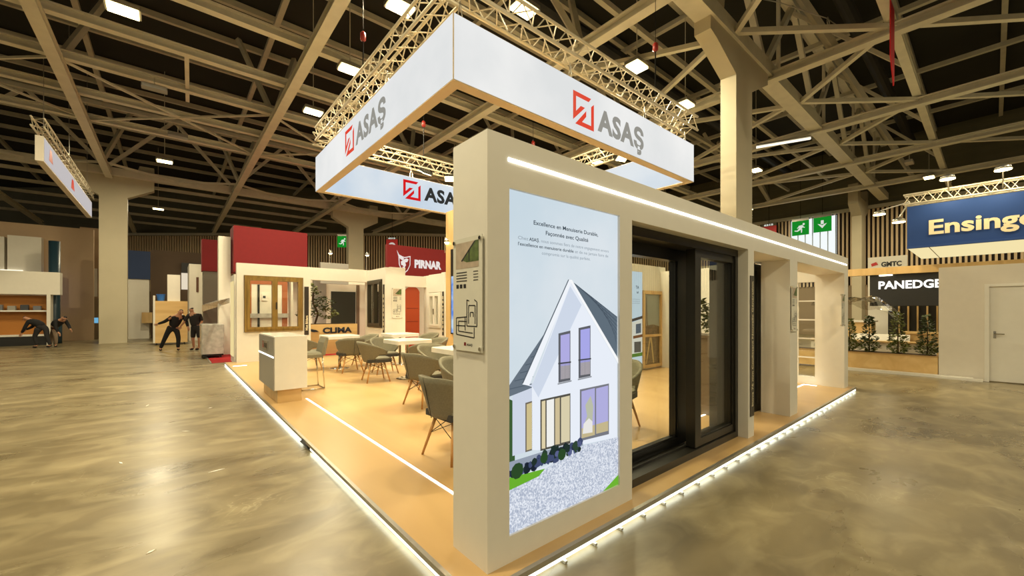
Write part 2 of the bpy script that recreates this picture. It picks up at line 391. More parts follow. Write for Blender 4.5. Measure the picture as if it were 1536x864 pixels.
# hall floods fixed under the roof steel
def flood(loc, power, label, group, size=(0.5, 0.34), rz=0.0, tilt=(0, 0), col=(1.0, 0.87, 0.58), em=None):
    t = thing('hall_floodlight', loc, label, 'floodlight', group); x, y, z = loc
    MB().bbox(x-size[0]/2-.04, x+size[0]/2+.04, y-size[1]/2-.04, y+size[1]/2+.04, z+0.03, z+0.14, 0.02).build('housing', ALU, t)
    MB().box(x-size[0]/2, x+size[0]/2, y-size[1]/2, y+size[1]/2, z, z+0.03).build('lens', em or LAMP, t)
    MB().tube((x, y, z+0.14), (x, y, 11.9), 0.012, n=6).build('drop_rod', STEEL2, t)
    lamp('AREA', 'flood_light', (x, y, z-0.02), (tilt[0], tilt[1], 0), power, col, t, size)
    t.rotation_euler.z = rz
    return t
FL = [((3.66, 11.06, 8.0), 'bright warm floodlight above the left side of the lit hanging sign'),
      ((3.53, 14.17, 8.0), 'smaller warm floodlight further back above the left end of the sign'),
      ((9.4, 6.05, 8.0), 'bright warm floodlight above the sign lettering, left of the forked column'),
      ((12.3, 6.2, 8.0), 'bright warm floodlight just left of the forked column shaft'),
      ((-0.78, 12.0, 8.0), 'paired white floodlight at the top left corner of the ceiling'),
      ((3.73, 8.1, 8.0), 'floodlight cut by the top edge left of the sign corner'),
      ((5.77, 6.45, 8.0), 'floodlight cut by the top edge right of the sign corner'),
      ((14.1, 11.05, 8.0), 'warm floodlight seen under the hanging sign near its right end')]
for p, l in FL: flood(p, HALL_W, l, 'hall floodlights near the stand')
NAMED = {(-0.2, 23): 'hall floodlight high above the left hall column area', (-0.6, 34): 'distant hall floodlight low over the far left battens', (6, 20.5): 'hall floodlight in the roof steel above the red fascia block',
         (12.5, 20): 'hall floodlight in the roof steel above the middle hall column', (20.5, 7): 'hall floodlight beyond the forked column, lower left of the tube light', (20.5, 14): 'distant hall floodlight behind the right end of the hanging sign',
         (28, 2): 'distant hall floodlight close above the left end of the blue sign', (28, 10): 'distant hall floodlight above the exit signs'}
for x, y in [(-6.5, 4), (-6.5, -6), (0, -5), (7, -4.5), (14.5, -4), (20.5, 7), (-1, 3), (21, -4), (-7.5, 14), (-8, 22), (-0.2, 23), (-0.6, 34), (6, 20.5), (12.5, 20), (20.5, 14), (28, 2), (28, 10)]:
    flood((x, y, 8.0), HALL_W, NAMED.get((x, y), 'warm hall floodlight hung over the open aisle out of the picture'), 'hall floodlights further off')

# ================================================================== THE STAND
PZ = 0.08; X0, Y0 = 1.395, 1.877
pl = thing('stand_platform', (5.8, 8.0, 0), 'raised stand platform with pale wood-look floor and lit edges', 'platform')
MB().box(1.25, 10.4, 1.80, 14.5, 0.0, PZ-0.004).build('deck', WHITE, pl)
MB().box(1.235, 10.415, 1.785, 14.515, PZ-0.004, PZ).build('vinyl_surface', VINYL, pl)
for a in ((1.205, 1.235, 1.755, 14.545), (10.415, 10.445, 1.755, 14.545), (1.235, 10.415, 1.755, 1.785), (1.235, 10.415, 14.515, 14.545)):
    box('edge_trim', ALU, pl, *a, 0.045, PZ)
box('led_strip', LEDG, pl, 1.212, 1.232, 1.76, 5.0, 0.018, 0.044)
box('led_strip', LEDG, pl, 1.212, 1.232, 5.4, 14.5, 0.018, 0.044)
box('led_strip', LEDG, pl, 1.24, 10.41, 1.762, 1.782, 0.018, 0.044)
for k in range(30):
    xx = 1.6 + 0.3*k; box('clip', ALU, pl, xx, xx+0.02, 1.735, 1.785, 0.004, 0.02)
MB().prism([(1.20, 5.02, 0.02), (1.20, 5.3, 0.075), (1.17, 5.3, 0.05)], (0.03, 0, 0)).build('loose_clip', BLACK, pl)
box('floor_light_line', LED, pl, 1.785, 1.81, 2.3, 7.65, PZ, PZ+0.004)
box('floor_light_line', LED, pl, 1.3, 1.62, 13.35, 13.4, PZ, PZ+0.004)
box('floor_light_line', LED, pl, 4.95, 5.5, 2.37, 2.4, PZ, PZ+0.004)
box('floor_light_line', LED, pl, 8.9, 10.0, 2.5, 2.53, PZ, PZ+0.004)
box('floor_light_line', LED, pl, 9.97, 10.0, 2.3, 2.5, PZ, PZ+0.004)
box('floor_light_line', LED, pl, 5.6, 6.0, 2.7, 2.73, PZ, PZ+0.004)

# front partition: pillar with lightbox, portal posts, header
WT = 2.245; TOPZ = 2.65
fw = thing('front_partition', (X0, Y0, PZ), 'thick white front partition with square posts and light line along the top', 'partition')
# pillar with a shallow recess for the lightbox
PX1, LB0, LB1, LZ0, LZ1 = 2.846, 1.56, 2.68, 0.24, 2.34
pm = MB(); pm.box(X0, LB0, Y0, WT, PZ, TOPZ); pm.box(LB1, PX1, Y0, WT, PZ, TOPZ); pm.box(LB0, LB1, Y0, WT, PZ, LZ0); pm.box(LB0, LB1, Y0, WT, LZ1, TOPZ); pm.box(LB0, LB1, Y0+0.06, WT, LZ0, LZ1)
pm.build('pillar', WHITE, fw)
box('post', WHITE, fw, 5.25, 5.43, Y0, WT, PZ, 2.33); box('post_return', WHITE, fw, 5.43, 5.56, 2.31, 2.40, PZ, 2.33)
box('post', WHITE, fw, 6.79, 7.13, Y0, 2.25, PZ, 2.33)
box('post', WHITE, fw, 10.08, 10.39, Y0, 2.24, PZ, 2.33)
box('header', WHITE, fw, PX1, 10.39, Y0, 2.36, 2.33, TOPZ)
sl = box('light_line', LED, fw, 1.55, 10.27, Y0-0.006, Y0+0.01, 2.498, 2.519)
lb = thing('poster_lightbox', (LB0, Y0, LZ0), 'tall lit poster of a white gabled house on the front pillar', 'lightbox')
def pq(x, z, k=0): return (LB0+x, Y0+0.02-0.0007*k, LZ0+z)
box('housing', BLACK2, lb, LB0+0.002, LB1-0.002, Y0+0.021, Y0+0.06, LZ0+0.002, LZ1-0.002)
MB().poly([pq(0,0), pq(1.12,0), pq(1.12,2.1), pq(0,2.1)]).build('backlit_print', emi('print_sky', (200, 216, 226), 1.0, col2=(220, 228, 234), scale=0.7), lb)
def ink(pts, col, k, name='printed_shape', m=None):
    cl = [(min(max(x, 0.0), 1.12), min(max(z, 0.0), 2.1)) for x, z in pts]
    me = m or emi('ink_%d_%d_%d' % col, col, 1.0)
    return MB().poly([pq(x, z, k) for x, z in cl]).build(name, me, lb, fix=False)
# house artwork
ink([(0,.42),(.06,.42),(.06,.80),(0,.83)], (60, 92, 52), 1, 'printed_tree')
ink([(.04,.839),(.22,.90),(.22,.47),(.04,.47)], (206, 214, 230), 2, 'printed_side_wall')
ink([(.317,1.214),(.19,1.0),(.124,.904),(.21,.87),(.001,.835),(.001,.893)], (104, 116, 128), 3, 'printed_roof')
for j in range(6):
    a = .88 + .045*j; ink([(.01+.045*j,a),(.2+.012*j,a+.01),(.2+.012*j,a+.016),(.01+.045*j,a+.006)], (84, 96, 108), 4, 'printed_roof_line')
ink([(.145,.78),(.205,.785),(.205,.47),(.145,.47)], (112, 104, 92), 4, 'printed_window_frame')
ink([(.155,.77),(.2,.775),(.2,.48),(.155,.48)], (206, 190, 140), 5, 'printed_window')
ink([(.563,1.56),(1.109,.955),(1.109,.371),(.7,.40),(.25,.46),(.201,.472),(.201,.88)], (232, 238, 248), 4, 'printed_gable_wall')
ink([(.563,1.53),(.684,1.401),(.258,.799),(.201,.88)], (206, 216, 232), 5, 'printed_soffit')
ink([(.563,1.575),(1.109,1.312),(1.109,.975)], (96, 110, 122), 5, 'printed_roof')
for j in range(9):
    t = (j+1)/10.0; ink([(.563+.546*t,1.575-.263*t),(1.109,1.312-.034*j),(1.109,1.306-.034*j),(.563+.546*t,1.568-.263*t)], (72, 84, 96), 6, 'printed_roof_line')
ink([(.55,1.575),(.58,1.575),(1.12,.985),(1.12,.945)], (246, 248, 250), 7, 'printed_barge_board')
ink([(.545,1.575),(.575,1.56),(.175,.885),(.118,.90)], (240, 244, 250), 7, 'printed_barge_board')
ink([(.540,1.575),(.55,1.575),(.124,.905),(.112,.905)], (88, 98, 108), 8, 'printed_roof_edge')
for x0, x1, z0, z1, c in ((.443,.563,.873,1.212,(176,172,226)), (.649,.781,.88,1.243,(168,168,232))):
    ink([(x0,z0),(x1,z0+.004),(x1,z1+.01),(x0,z1-.006)], (96, 98, 104), 8, 'printed_window_frame')
    ink([(x0+.02,z0+.02),(x1-.008,z0+.02),(x1-.008,z1-.01),(x0+.02,z1-.02)], c, 9, 'printed_window')
    ink([(x0+.02,z0+.02),(x1-.008,z0+.02),(x1-.008,z0+.11),(x0+.02,z0+.11)], (178, 172, 178), 10, 'printed_window')
    ink([(x0-.005,z0+.125),(x1+.004,z0+.125),(x1+.004,z0+.135),(x0-.005,z0+.135)], (70, 72, 76), 11, 'printed_rail')
    for q in range(8):
        xx = x0+.01+(x1-x0-.02)*q/7; ink([(xx,z0+.01),(xx+.003,z0+.01),(xx+.003,z0+.13),(xx,z0+.13)], (84, 86, 90), 11, 'printed_rail')
    ink([(x0-.01,z0-.012),(x1+.01,z0-.006),(x1+.01,z0+.004),(x0-.01,z0-.002)], (150, 154, 160), 11, 'printed_sill')
ink([(.273,.45),(.563,.438),(.563,.787),(.273,.782)], (84, 82, 74), 8, 'printed_window_frame')
for x0, x1, c in ((.285,.318,(222,208,168)), (.33,.40,(240,240,236)), (.41,.455,(206,190,150)), (.468,.555,(216,206,172))):
    ink([(x0,.462),(x1,.458),(x1,.772),(x0,.77)], c, 9, 'printed_window')
ink([(.663,.433),(1.001,.417),(1.001,.804),(.663,.80)], (120, 122, 130), 8, 'printed_window_frame')
for x0, x1 in ((.68,.83), (.845,.99)):
    ink([(x0,.45),(x1,.445),(x1,.79),(x0,.785)], (176, 174, 222), 9, 'printed_window')
    ink([(x0,.45),(x1,.445),(x1,.52),(x0,.52)], (196, 182, 140), 10, 'printed_window')
ink([(.70,.53),(.74,.6),(.72,.68),(.78,.74),(.81,.66),(.8,.55),(.77,.50)], (186, 190, 168), 11, 'printed_reflection')
ink([(.69,.48),(.8,.47),(.8,.55),(.76,.58),(.7,.55)], (232, 230, 226), 12, 'printed_sofa')
ink([(0,.33),(.7,.395),(.7,.41),(.45,.44),(0,.44)], (150, 160, 176), 5, 'printed_bed')
ink([(0,.34),(.33,.34),(.62,.385),(.3,.32),(0,.31)], (224, 230, 240), 6, 'printed_path')
for j in range(60):
    x = R.uniform(.0, .68); z = .405 + R.uniform(-.035, .035) - (.02 if x < .3 else 0); r = R.uniform(.016, .034)
    c = R.choice([(40,48,70),(34,50,44),(66,76,110),(90,98,140),(48,70,52),(28,36,48)])
    ink([(x+r*math.cos(t*math.pi/4)*R.uniform(.8,1.2), z+r*math.sin(t*math.pi/4)*R.uniform(.8,1.2)) for t in range(8)], c, 9+j % 8, 'printed_shrub')
for x, z, r in ((.07,.375,.05), (.47,.385,.04), (.30,.40,.035)):
    ink([(x+r*math.cos(t*math.pi/5), z+r*math.sin(t*math.pi/5)) for t in range(10)], (44, 74, 40), 18, 'printed_shrub')
gr = emi('print_gravel', (168, 178, 198), 1.0, col2=(232, 237, 246), scale=95)
ink([(0,0),(.934,0),(1.12,.08),(1.12,.372),(.70,.393),(.317,.319),(0,.265)], (1, 1, 1), 6, 'printed_gravel', gr)
ink([(0,.347),(.317,.325),(.26,.29),(0,.268)], (106, 176, 46), 7, 'printed_lawn')
ink([(.93,0),(1.12,.075),(1.12,0)], (110, 180, 50), 7, 'printed_lawn')
INKT = emi('ink_text', (58, 70, 80), 1.0); INKG = emi('ink_text_grey', (140, 152, 162), 1.0)
def ptext(s, x0, x1, z, h, m, b): text(s, m, lb, pq(x0, z, 3), (1,0,0), (0,0,1), h, x1-x0, b, 0.0)
ptext('Excellence en Menuiserie Durable,', .217, .873, 1.912, .028, INKT, .014)
ptext('Façonnée avec Qualité', .326, .76, 1.858, .028, INKT, .014)
ptext('Chez', .085, .17, 1.804, .022, INKG, 0); ptext('ASAŞ', .178, .262, 1.804, .022, INKT, .016)
ptext(', nous sommes fiers de notre engagement envers', .265, 1.002, 1.804, .022, INKG, 0)
ptext("l'excellence en menuiserie durable", .085, .60, 1.766, .022, INKT, .012)
ptext('et de ne jamais faire de', .615, .997, 1.766, .022, INKG, 0)
ptext('compromis sur la qualité parfaite.', .29, .783, 1.726, .022, INKG, 0)

# acrylic info boards with four stand-offs
PHOTO1 = mat('print_photo_grass', (96, 118, 54), 0.4, noise=0.6, scale=30)
PHOTO2 = mat('print_photo_room', (196, 178, 156), 0.4, noise=0.25, scale=18)
PRINTK = mat('print_black', (26, 26, 28), 0.4)
ACRYL = mat('board_print_white', (222, 220, 206), 0.25)
def board(org, xd, wdt, hgt, label, group='info boards'):
    """org: lower left corner seen from the front; xd: direction to the right; board faces xd x up."""
    t = thing('info_board', org, label, 'info board', group); o = Vector(org); xd = Vector(xd); N = xd.cross(Vector((0,0,1))); U = Vector((0,0,1))
    def q(a, b, d): return o + xd*(a*wdt) + U*(b*hgt) + N*d
    MB().prism([q(0,0,.012), q(1,0,.012), q(1,1,.012), q(0,1,.012)], N*0.006).build('panel', ACRYL, t)
    for a, b in ((.05,.03),(.95,.03),(.95,.97),(.05,.97)):
        MB().tube(q(a,b,0), q(a,b,.026), .012 if hgt > .6 else .008, n=10).build('standoff', CHROME, t)
    def lay(pts, m, d, nm): MB().poly([q(a,b,d) for a, b in pts]).build(nm, m, t, fix=False)
    lay([(.1,.73),(.9,.73),(.9,.96),(.1,.96)], PHOTO2, .0190, 'printed_photo')
    lay([(.36,.80),(.78,.96),(.9,.96),(.9,.78),(.5,.78)], PHOTO1, .0194, 'printed_photo_garden')
    lay([(.30,.80),(.75,.955),(.80,.955),(.33,.79)], PRINTK, .0198, 'printed_photo_frame')
    lay([(.56,.79),(.6,.79),(.6,.9),(.56,.885)], PRINTK, .0198, 'printed_photo_frame')
    for j in range(4):
        z = .69 - .025*j
        lay([(.12,z),(.5,z),(.5,z+.009),(.12,z+.009)], PRINTK, .0190, 'printed_line'); lay([(.72,z),(.88,z),(.88,z+.007),(.72,z+.007)], PRINTK, .0190, 'printed_line')
    for j in range(3): lay([(.12+.13*j,.555),(.21+.13*j,.555),(.21+.13*j,.59),(.12+.13*j,.59)], PRINTK, .0190, 'printed_swatch')
    k = .010
    def ln(a, b):
        p, s = Vector(a), Vector(b); d = (s-p); d.normalize(); n = Vector((-d.y, d.x)); kk = .008
        lay([(p.x+n.x*kk*1.6, p.y+n.y*kk*.6), (p.x-n.x*kk*1.6, p.y-n.y*kk*.6), (s.x-n.x*kk*1.6, s.y-n.y*kk*.6), (s.x+n.x*kk*1.6, s.y+n.y*kk*.6)], PRINTK, .0190, 'printed_section_line')
    for a, b in (((.5,.22),(.5,.45)),((.84,.22),(.84,.43)),((.5,.45),(.58,.44)),((.75,.45),(.84,.43)),((.56,.24),(.56,.40)),((.78,.24),(.78,.40)),((.56,.40),(.78,.40)),((.62,.30),(.62,.34)),((.72,.30),(.72,.34)),((.62,.34),(.72,.34)),((.12,.14),(.75,.12)),((.12,.14),(.12,.29)),((.12,.29),(.5,.30)),((.75,.12),(.75,.21)),((.2,.17),(.7,.16)),((.2,.17),(.2,.26)),((.2,.26),(.48,.26)),((.44,.18),(.44,.30)),((.12,.22),(.44,.22)),((.5,.22),(.84,.22))): ln(a, b)
    lay([(.40,.045),(.47,.045),(.47,.075),(.40,.075)], RED, .0190, 'printed_logo'); 
    text('ASAŞ', PRINTK, t, q(.49,.047,0), xd, U, .02*hgt, .2*wdt, .03, .0190)
    return t
board((X0, 2.215, 1.355), (0,-1,0), .31, .69, 'clear info board with section drawing on the narrow side of the front pillar')
board((6.80, Y0, 1.30), (1,0,0), .26, .66, 'info board on the front of the second portal post')
board((9.75, Y0, 1.30), (1,0,0), .26, .62, 'info board on the last portal post at the stand corner')
# vertical name strip on the first post
ns = thing('name_strip', (5.31, Y0, .33), 'dark vertical name strip with white lettering on the post beside the sliding door', 'name strip')
box('plate', mat('name_plate', (52, 46, 40), 0.3), ns, 5.30, 5.415, Y0-.008, Y0-.001, .33, 2.02)
text('Inova 76 mm Coulissant Nouvelle Génération', CREAM, ns, (5.385, Y0, .45), (0,0,1), (-1,0,0), .05, 1.5, .012, .0095)

# black sliding door
DZ0, DZ1 = PZ, 2.33
sd = thing('sliding_door', (PX1, 2.0, PZ), 'large black framed lift and slide glass door in the front partition', 'door')
MB().box(PX1, 5.25, 1.99, 2.30, PZ, .15).box(PX1, 5.25, 2.11, 2.13, .15, .17).build('threshold', BLACK2, sd)
MB().box(PX1, 5.25, 1.99, 2.30, 2.25, DZ1).build('head_frame', BLACK2, sd)
MB().box(PX1, PX1+.08, 1.99, 2.30, .15, 2.25).build('jamb', BLACK2, sd); MB().box(5.18, 5.25, 1.99, 2.30, .15, 2.25).build('jamb', BLACK2, sd)
def leaf(name, x0, x1, y0, y1, wl, wr, wb, wt, m):
    t = MB().box(x0, x0+wl, y0, y1, .16, 2.25).box(x1-wr, x1, y0, y1, .16, 2.25).box(x0+wl, x1-wr, y0, y1, .16, .16+wb).box(x0+wl, x1-wr, y0, y1, 2.25-wt, 2.25).build(name, m, sd)
    box('glass_pane', GLASSD, t, x0+wl, x1-wr, (y0+y1)/2-.004, (y0+y1)/2+.004, .16+wb, 2.25-wt)
    b = .02
    MB().box(x0+wl, x0+wl+b, y0+.015, y0+.03, .16+wb, 2.25-wt).box(x1-wr-b, x1-wr, y0+.015, y0+.03, .16+wb, 2.25-wt).box(x0+wl, x1-wr, y0+.015, y0+.03, .16+wb, .16+wb+b).build('glazing_bead', BLACK, t)
    return t
leaf('fixed_leaf', PX1+.08, 4.36, 2.18, 2.28, .1, .20, .08, .12, BLACK)
leaf('sliding_leaf', 4.2, 5.18, 2.01, 2.11, .13, .04, .08, .08, BLACK2)

# dark sample leaf standing behind the second portal post and the white French window
dl = thing('dark_sample_leaf', (7.0, 2.35, PZ), 'tall black door sample standing in the portal beside the name strip', 'door sample')
MB().box(6.66, 7.5, 2.30, 2.39, PZ, 2.30).build('frame', BLACK, dl); MB().box(6.74, 7.42, 2.29, 2.30, .2, 2.2).build('panel', BLACK2, dl)
fwn = thing('french_window', (10.15, 2.8, PZ), 'white French window with glazing bars in the end wall of the portal', 'window')
y0, y1, z0, z1 = 2.24, 3.4, PZ, 2.33
MB().box(10.12, 10.22, y0, y0+.12, z0, z1).box(10.12, 10.22, y1-.12, y1, z0, z1).box(10.12, 10.22, y0+.12, y1-.12, z0, z0+.16).box(10.12, 10.22, y0+.12, y1-.12, z1-.14, z1).build('frame', WHITE2, fwn)
box('glass_pane', GLASS, fwn, 10.165, 10.173, y0+.12, y1-.12, z0+.16, z1-.14)
for j in range(1, 3): yy = y0+.12+(y1-y0-.24)*j/3; box('glazing_bar', WHITE2, fwn, 10.15, 10.19, yy-.013, yy+.013, z0+.16, z1-.14)
for j in range(1, 5): zz = z0+.16+(z1-z0-.30)*j/5; box('glazing_bar', WHITE2, fwn, 10.148, 10.192, y0+.12, y1-.12, zz-.013, zz+.013)
ew = thing('end_wall', (10.25, 4.6, PZ), 'white end wall of the stand behind the French window', 'partition')
box('panel', WHITE, ew, 10.12, 10.39, 3.4, 5.8, PZ, TOPZ); box('panel', WHITE, ew, 10.12, 10.39, 2.36, 3.4, 2.33, TOPZ)

# inner rear wall with lightbox and city-view window (seen through the sliding door)
iw = thing('inner_wall', (8.8, 5.9, PZ), 'cream inner wall with poster seen through the sliding door', 'partition')
box('panel', WHITE, iw, 7.2, 10.39, 5.8, 6.1, PZ, 2.78)
il = thing('inner_lightbox', (8.2, 5.8, .2), 'lit poster with a terrace house behind the sliding door glass', 'lightbox')
def iq(x, z, k): return (8.1+x, 5.775-.001*k, .2+z)
box('housing', ALU, il, 8.1, 9.21, 5.777, 5.80, .2, 2.58)
def iink(pts, c, k, nm): MB().poly([iq(x, z, k) for x, z in pts]).build(nm, emi('ink_%d_%d_%d' % c, c, 1.0), il, fix=False)
iink([(0,0),(1.11,0),(1.11,2.38),(0,2.38)], (206, 222, 232), 1, 'backlit_print')
iink([(.2,.3),(1.11,.3),(1.11,1.2),(.75,1.12),(.2,1.05)], (226, 222, 208), 2, 'printed_house')
iink([(.2,1.05),(1.11,1.2),(1.11,1.27),(.2,1.12)], (82, 74, 66), 3, 'printed_roof')
iink([(.82,.82),(1.05,.84),(1.05,1.08),(.82,1.06)], (96, 104, 112), 3, 'printed_window')
iink([(.7,.70),(1.11,.73),(1.11,.80),(.7,.77)], (128, 84, 52), 4, 'printed_balcony')
iink([(.75,.35),(1.05,.35),(1.05,.62),(.75,.62)], (92, 88, 80), 3, 'printed_window')
iink([(0,.22),(1.11,.25),(1.11,.34),(0,.3)], (92, 128, 52), 4, 'printed_lawn')
text('TA', INKT, il, iq(.82, 1.95, 2), (1,0,0), (0,0,1), .08, .14, .02, 0); text('at', INKT, il, iq(.86, 1.84, 2), (1,0,0), (0,0,1), .06, .09, .02, 0)
for j in range(3): iink([(.6,1.68-.05*j),(1.0,1.68-.05*j),(1.0,1.69-.05*j),(.6,1.69-.05*j)], (150, 160, 168), 2, 'printed_line')
cw = thing('city_view_window', (9.7, 5.8, .12), 'light wood window display with a city tower view behind the sliding door', 'window')
SKYP = mat('print_city_sky', (150, 158, 150), 0.3, noise=0.15, scale=2); TOWN = mat('print_city_roofs', (128, 110, 80), 0.4, noise=0.6, scale=16); TWR = mat('print_tower', (104, 82, 58), 0.4)
cx0, cx1 = 9.36, 9.62
box('dark_side_strip', BLACK2, cw, 9.110, 9.190, 5.78, 5.80, .18, 2.3)
box('frame', OAK, cw, 9.240, 10.140, 5.74, 5.80, .12, .20); box('frame', OAK, cw, 9.240, 10.140, 5.74, 5.80, 2.03, 2.12); box('frame', OAK, cw, 9.240, 9.300, 5.74, 5.80, .20, 2.03); box('frame', OAK, cw, 10.060, 10.140, 5.74, 5.80, .20, 2.03)
box('transom', OAK, cw, 9.300, 10.060, 5.74, 5.79, .92, .98)
box('view_print', SKYP, cw, 9.300, 10.060, 5.79, 5.80, .20, 2.03)
MB().prism([(9.300,5.788,.2),(10.060,5.788,.2),(10.060,5.788,1.18),(9.740,5.788,1.24),(9.300,5.788,1.2)], (0,.003,0)).build('town_print', TOWN, cw)
MB().prism([(9.320,5.785,.95),(9.380,5.785,.95),(9.415,5.785,1.3),(9.430,5.785,1.9),(9.440,5.785,1.9),(9.455,5.785,1.3),(9.500,5.785,.95),(9.560,5.785,.95),(9.470,5.785,1.35),(9.443,5.785,1.98),(9.427,5.785,1.98),(9.400,5.785,1.35)], (0,.002,0)).build('tower_print', TWR, cw)
MB().prism([(9.390,5.785,.22),(9.440,5.785,.22),(9.620,5.785,.85),(9.740,5.785,.22),(9.800,5.785,.22),(9.670,5.785,.9),(9.570,5.785,.9)], (0,.002,0)).build('tower_print', mat('print_tower_light', (190, 170, 120), .4), cw)
# storage tower with oak face and blue screen
tw = thing('storage_tower', (6.6, 8.4, PZ), 'tall oak faced storage tower beside the front pillar, carrying a blue screen', 'storage tower')
box('body', WHITE, tw, 6.03, 7.2, 6.5, 10.05, PZ, 4.4); box('oak_face', OAK, tw, 6.0, 6.03, 6.5, 10.05, PZ, 4.4)
scb = thing('wall_screen', (5.98, 9.2, 1.0), 'wall screen showing a blue seascape on the oak tower', 'screen')
box('housing', BLACK, scb, 5.955, 6.0, 7.6, 9.72, .95, 3.3); box('display', emi('screen_sea', (40, 110, 220), 1.0, col2=(190, 215, 240), scale=2.2), scb, 5.95, 5.956, 7.64, 9.68, .99, 2.55)

# inner planter counter seen through the sliding leaf
def leaves(name, parent, c, rx, rz, n, size, m, zshape='cone', seed=1):
    rr = random.Random(seed); mb = MB()
    for _ in range(n):
        h = rr.random(); a = rr.uniform(0, 2*math.pi); wd = (1-h*.85) if zshape == 'cone' else math.sin(math.pi*min(max(h, .06), .94))
        rad = rx*wd*math.sqrt(rr.uniform(.05, 1)); p = Vector((c[0]+rad*math.cos(a), c[1]+rad*math.sin(a), c[2]+h*rz))
        d = Vector((math.cos(a), math.sin(a), rr.uniform(-.5, .9))).normalized()*size*rr.uniform(.6, 1.3)
        s = d.cross(Vector((rr.uniform(-1,1), rr.uniform(-1,1), 1))).normalized()*size*.28
        mb.add([p, p+d*.5+s, p+d, p+d*.5-s], [(0,1,2,3)])
    o = mb.build(name, m, parent, fix=False); o['kind'] = 'stuff'; return o
pc = thing('planter_counter', (6.2, 2.8, PZ), 'brown planter counter with small plants behind the sliding leaf glass', 'planter')
box('body', mat('brown_laminate', (112, 94, 74), .4), pc, 5.97, 6.5, 2.5, 3.05, PZ, 1.2); box('top', mat('brown_laminate', (0,0,0)), pc, 5.95, 6.52, 2.48, 3.07, 1.2, 1.24)
leaves('foliage', pc, (6.2, 2.65, 1.24), .2, .5, 260, .08, LEAF2, 'ball', 3); leaves('foliage', pc, (6.2, 2.9, 1.24), .18, .55, 260, .08, LEAF, 'cone', 4)

# ------------------------------------------------------------------ rear partition with sample windows
rp = thing('rear_partition', (3.4, 14.3, PZ), 'cream rear partition with display windows and openings', 'partition')
RT = 3.0
def wbox(*a): box('panel', WHITE, rp, *a)
wbox(1.47, 1.64, 14.2, 14.4, PZ, RT); wbox(3.24, 3.46, 14.2, 14.4, PZ, RT)
wbox(1.64, 3.24, 14.2, 14.4, PZ, .96); wbox(1.64, 3.24, 14.2, 14.4, 2.65, RT)
wbox(3.46, 5.29, 14.2, 14.4, 2.60, RT)
wbox(5.29, 5.45, 14.12, 14.4, PZ, RT); wbox(5.29, 5.45, 12.6, 12.86, PZ, RT); wbox(5.29, 5.45, 12.86, 14.12, PZ, 1.03); wbox(5.29, 5.45, 12.86, 14.12, 2.64, RT)
wbox(5.45, 5.97, 12.6, 12.8, PZ, RT+.02); wbox(5.8, 5.97, 12.8, 14.4, PZ, RT)
wbox(5.97, 7.6, 14.2, 14.4, 2.5, RT-.08); wbox(7.6, 7.76, 14.0, 14.4, PZ, RT-.05); wbox(7.6, 7.76, 12.8, 13.05, PZ, RT); wbox(7.6, 7.76, 13.05, 14.0, PZ, .95); wbox(7.6, 7.76, 13.05, 14.0, 2.3, RT-.03)
wbox(7.76, 8.3, 12.8, 12.95, PZ, RT)
def sash_window(name, label, axis, a0, a1, z0, z1, c, t, m, handle=True, fwid=.12, mid=.16):
    """axis 'x': window lies in a plane y=c and spans x; axis 'y': lies in x=c and spans y."""
    o = thing(name, (a0, c, z0) if axis == 'x' else (c, a0, z0), label, 'window')
    def bx(nm, mm, u0, u1, w0, w1, d0, d1, par=o):
        return box(nm, mm, par, u0, u1, c+d0, c+d1, w0, w1) if axis == 'x' else box(nm, mm, par, c+d0, c+d1, u0, u1, w0, w1)
    f = fwid*.55
    bx('frame', m, a0, a1, z0, z0+f, -t, t); bx('frame', m, a0, a1, z1-f, z1, -t, t); bx('frame', m, a0, a0+f, z0+f, z1-f, -t, t); bx('frame', m, a1-f, a1, z0+f, z1-f, -t, t)
    am = (a0+a1)/2
    for s0, s1 in ((a0+f, am), (am, a1-f)):
        g = fwid*.6; sz0, sz1 = z0+f, z1-f
        mb = MB()
        for u0, u1, w0, w1 in ((s0, s1, sz0, sz0+g), (s0, s1, sz1-g, sz1), (s0, s0+g, sz0+g, sz1-g), (s1-g, s1, sz0+g, sz1-g)):
            mb.box(*((u0, u1, c-t-.02, c+t-.02, w0, w1) if axis == 'x' else (c-t-.02, c+t-.02, u0, u1, w0, w1)))
        sh = mb.build('sash', m, o)
        bx('glass_pane', GLASS, s0+g, s1-g, sz0+g, sz1-g, -.004, .004, sh)
        last = sh
    if handle: bx('handle', CHROME if m != WINWOOD else BLACK2, am+.02 if axis == 'x' else am-.05, am+.05 if axis == 'x' else am-.02, (z0+z1)/2-.16, (z0+z1)/2+.05, -t-.07, -t-.03, last)
    return o
sash_window('wood_window', 'double sash window with olive wood frame behind the reception counter', 'x', 1.66, 3.22, .97, 2.64, 14.22, .07, WINWOOD)
sash_window('dark_window', 'dark bronze framed double window in the rear partition, left of the small drawing', 'y', 12.88, 14.10, 1.04, 2.63, 5.31, .06, mat('bronze_frame', (52, 46, 32), .4))
sash_window('white_window', 'white framed double window in the rear partition below the red sign', 'y', 13.07, 13.98, .96, 2.28, 7.62, .06, WHITE2)
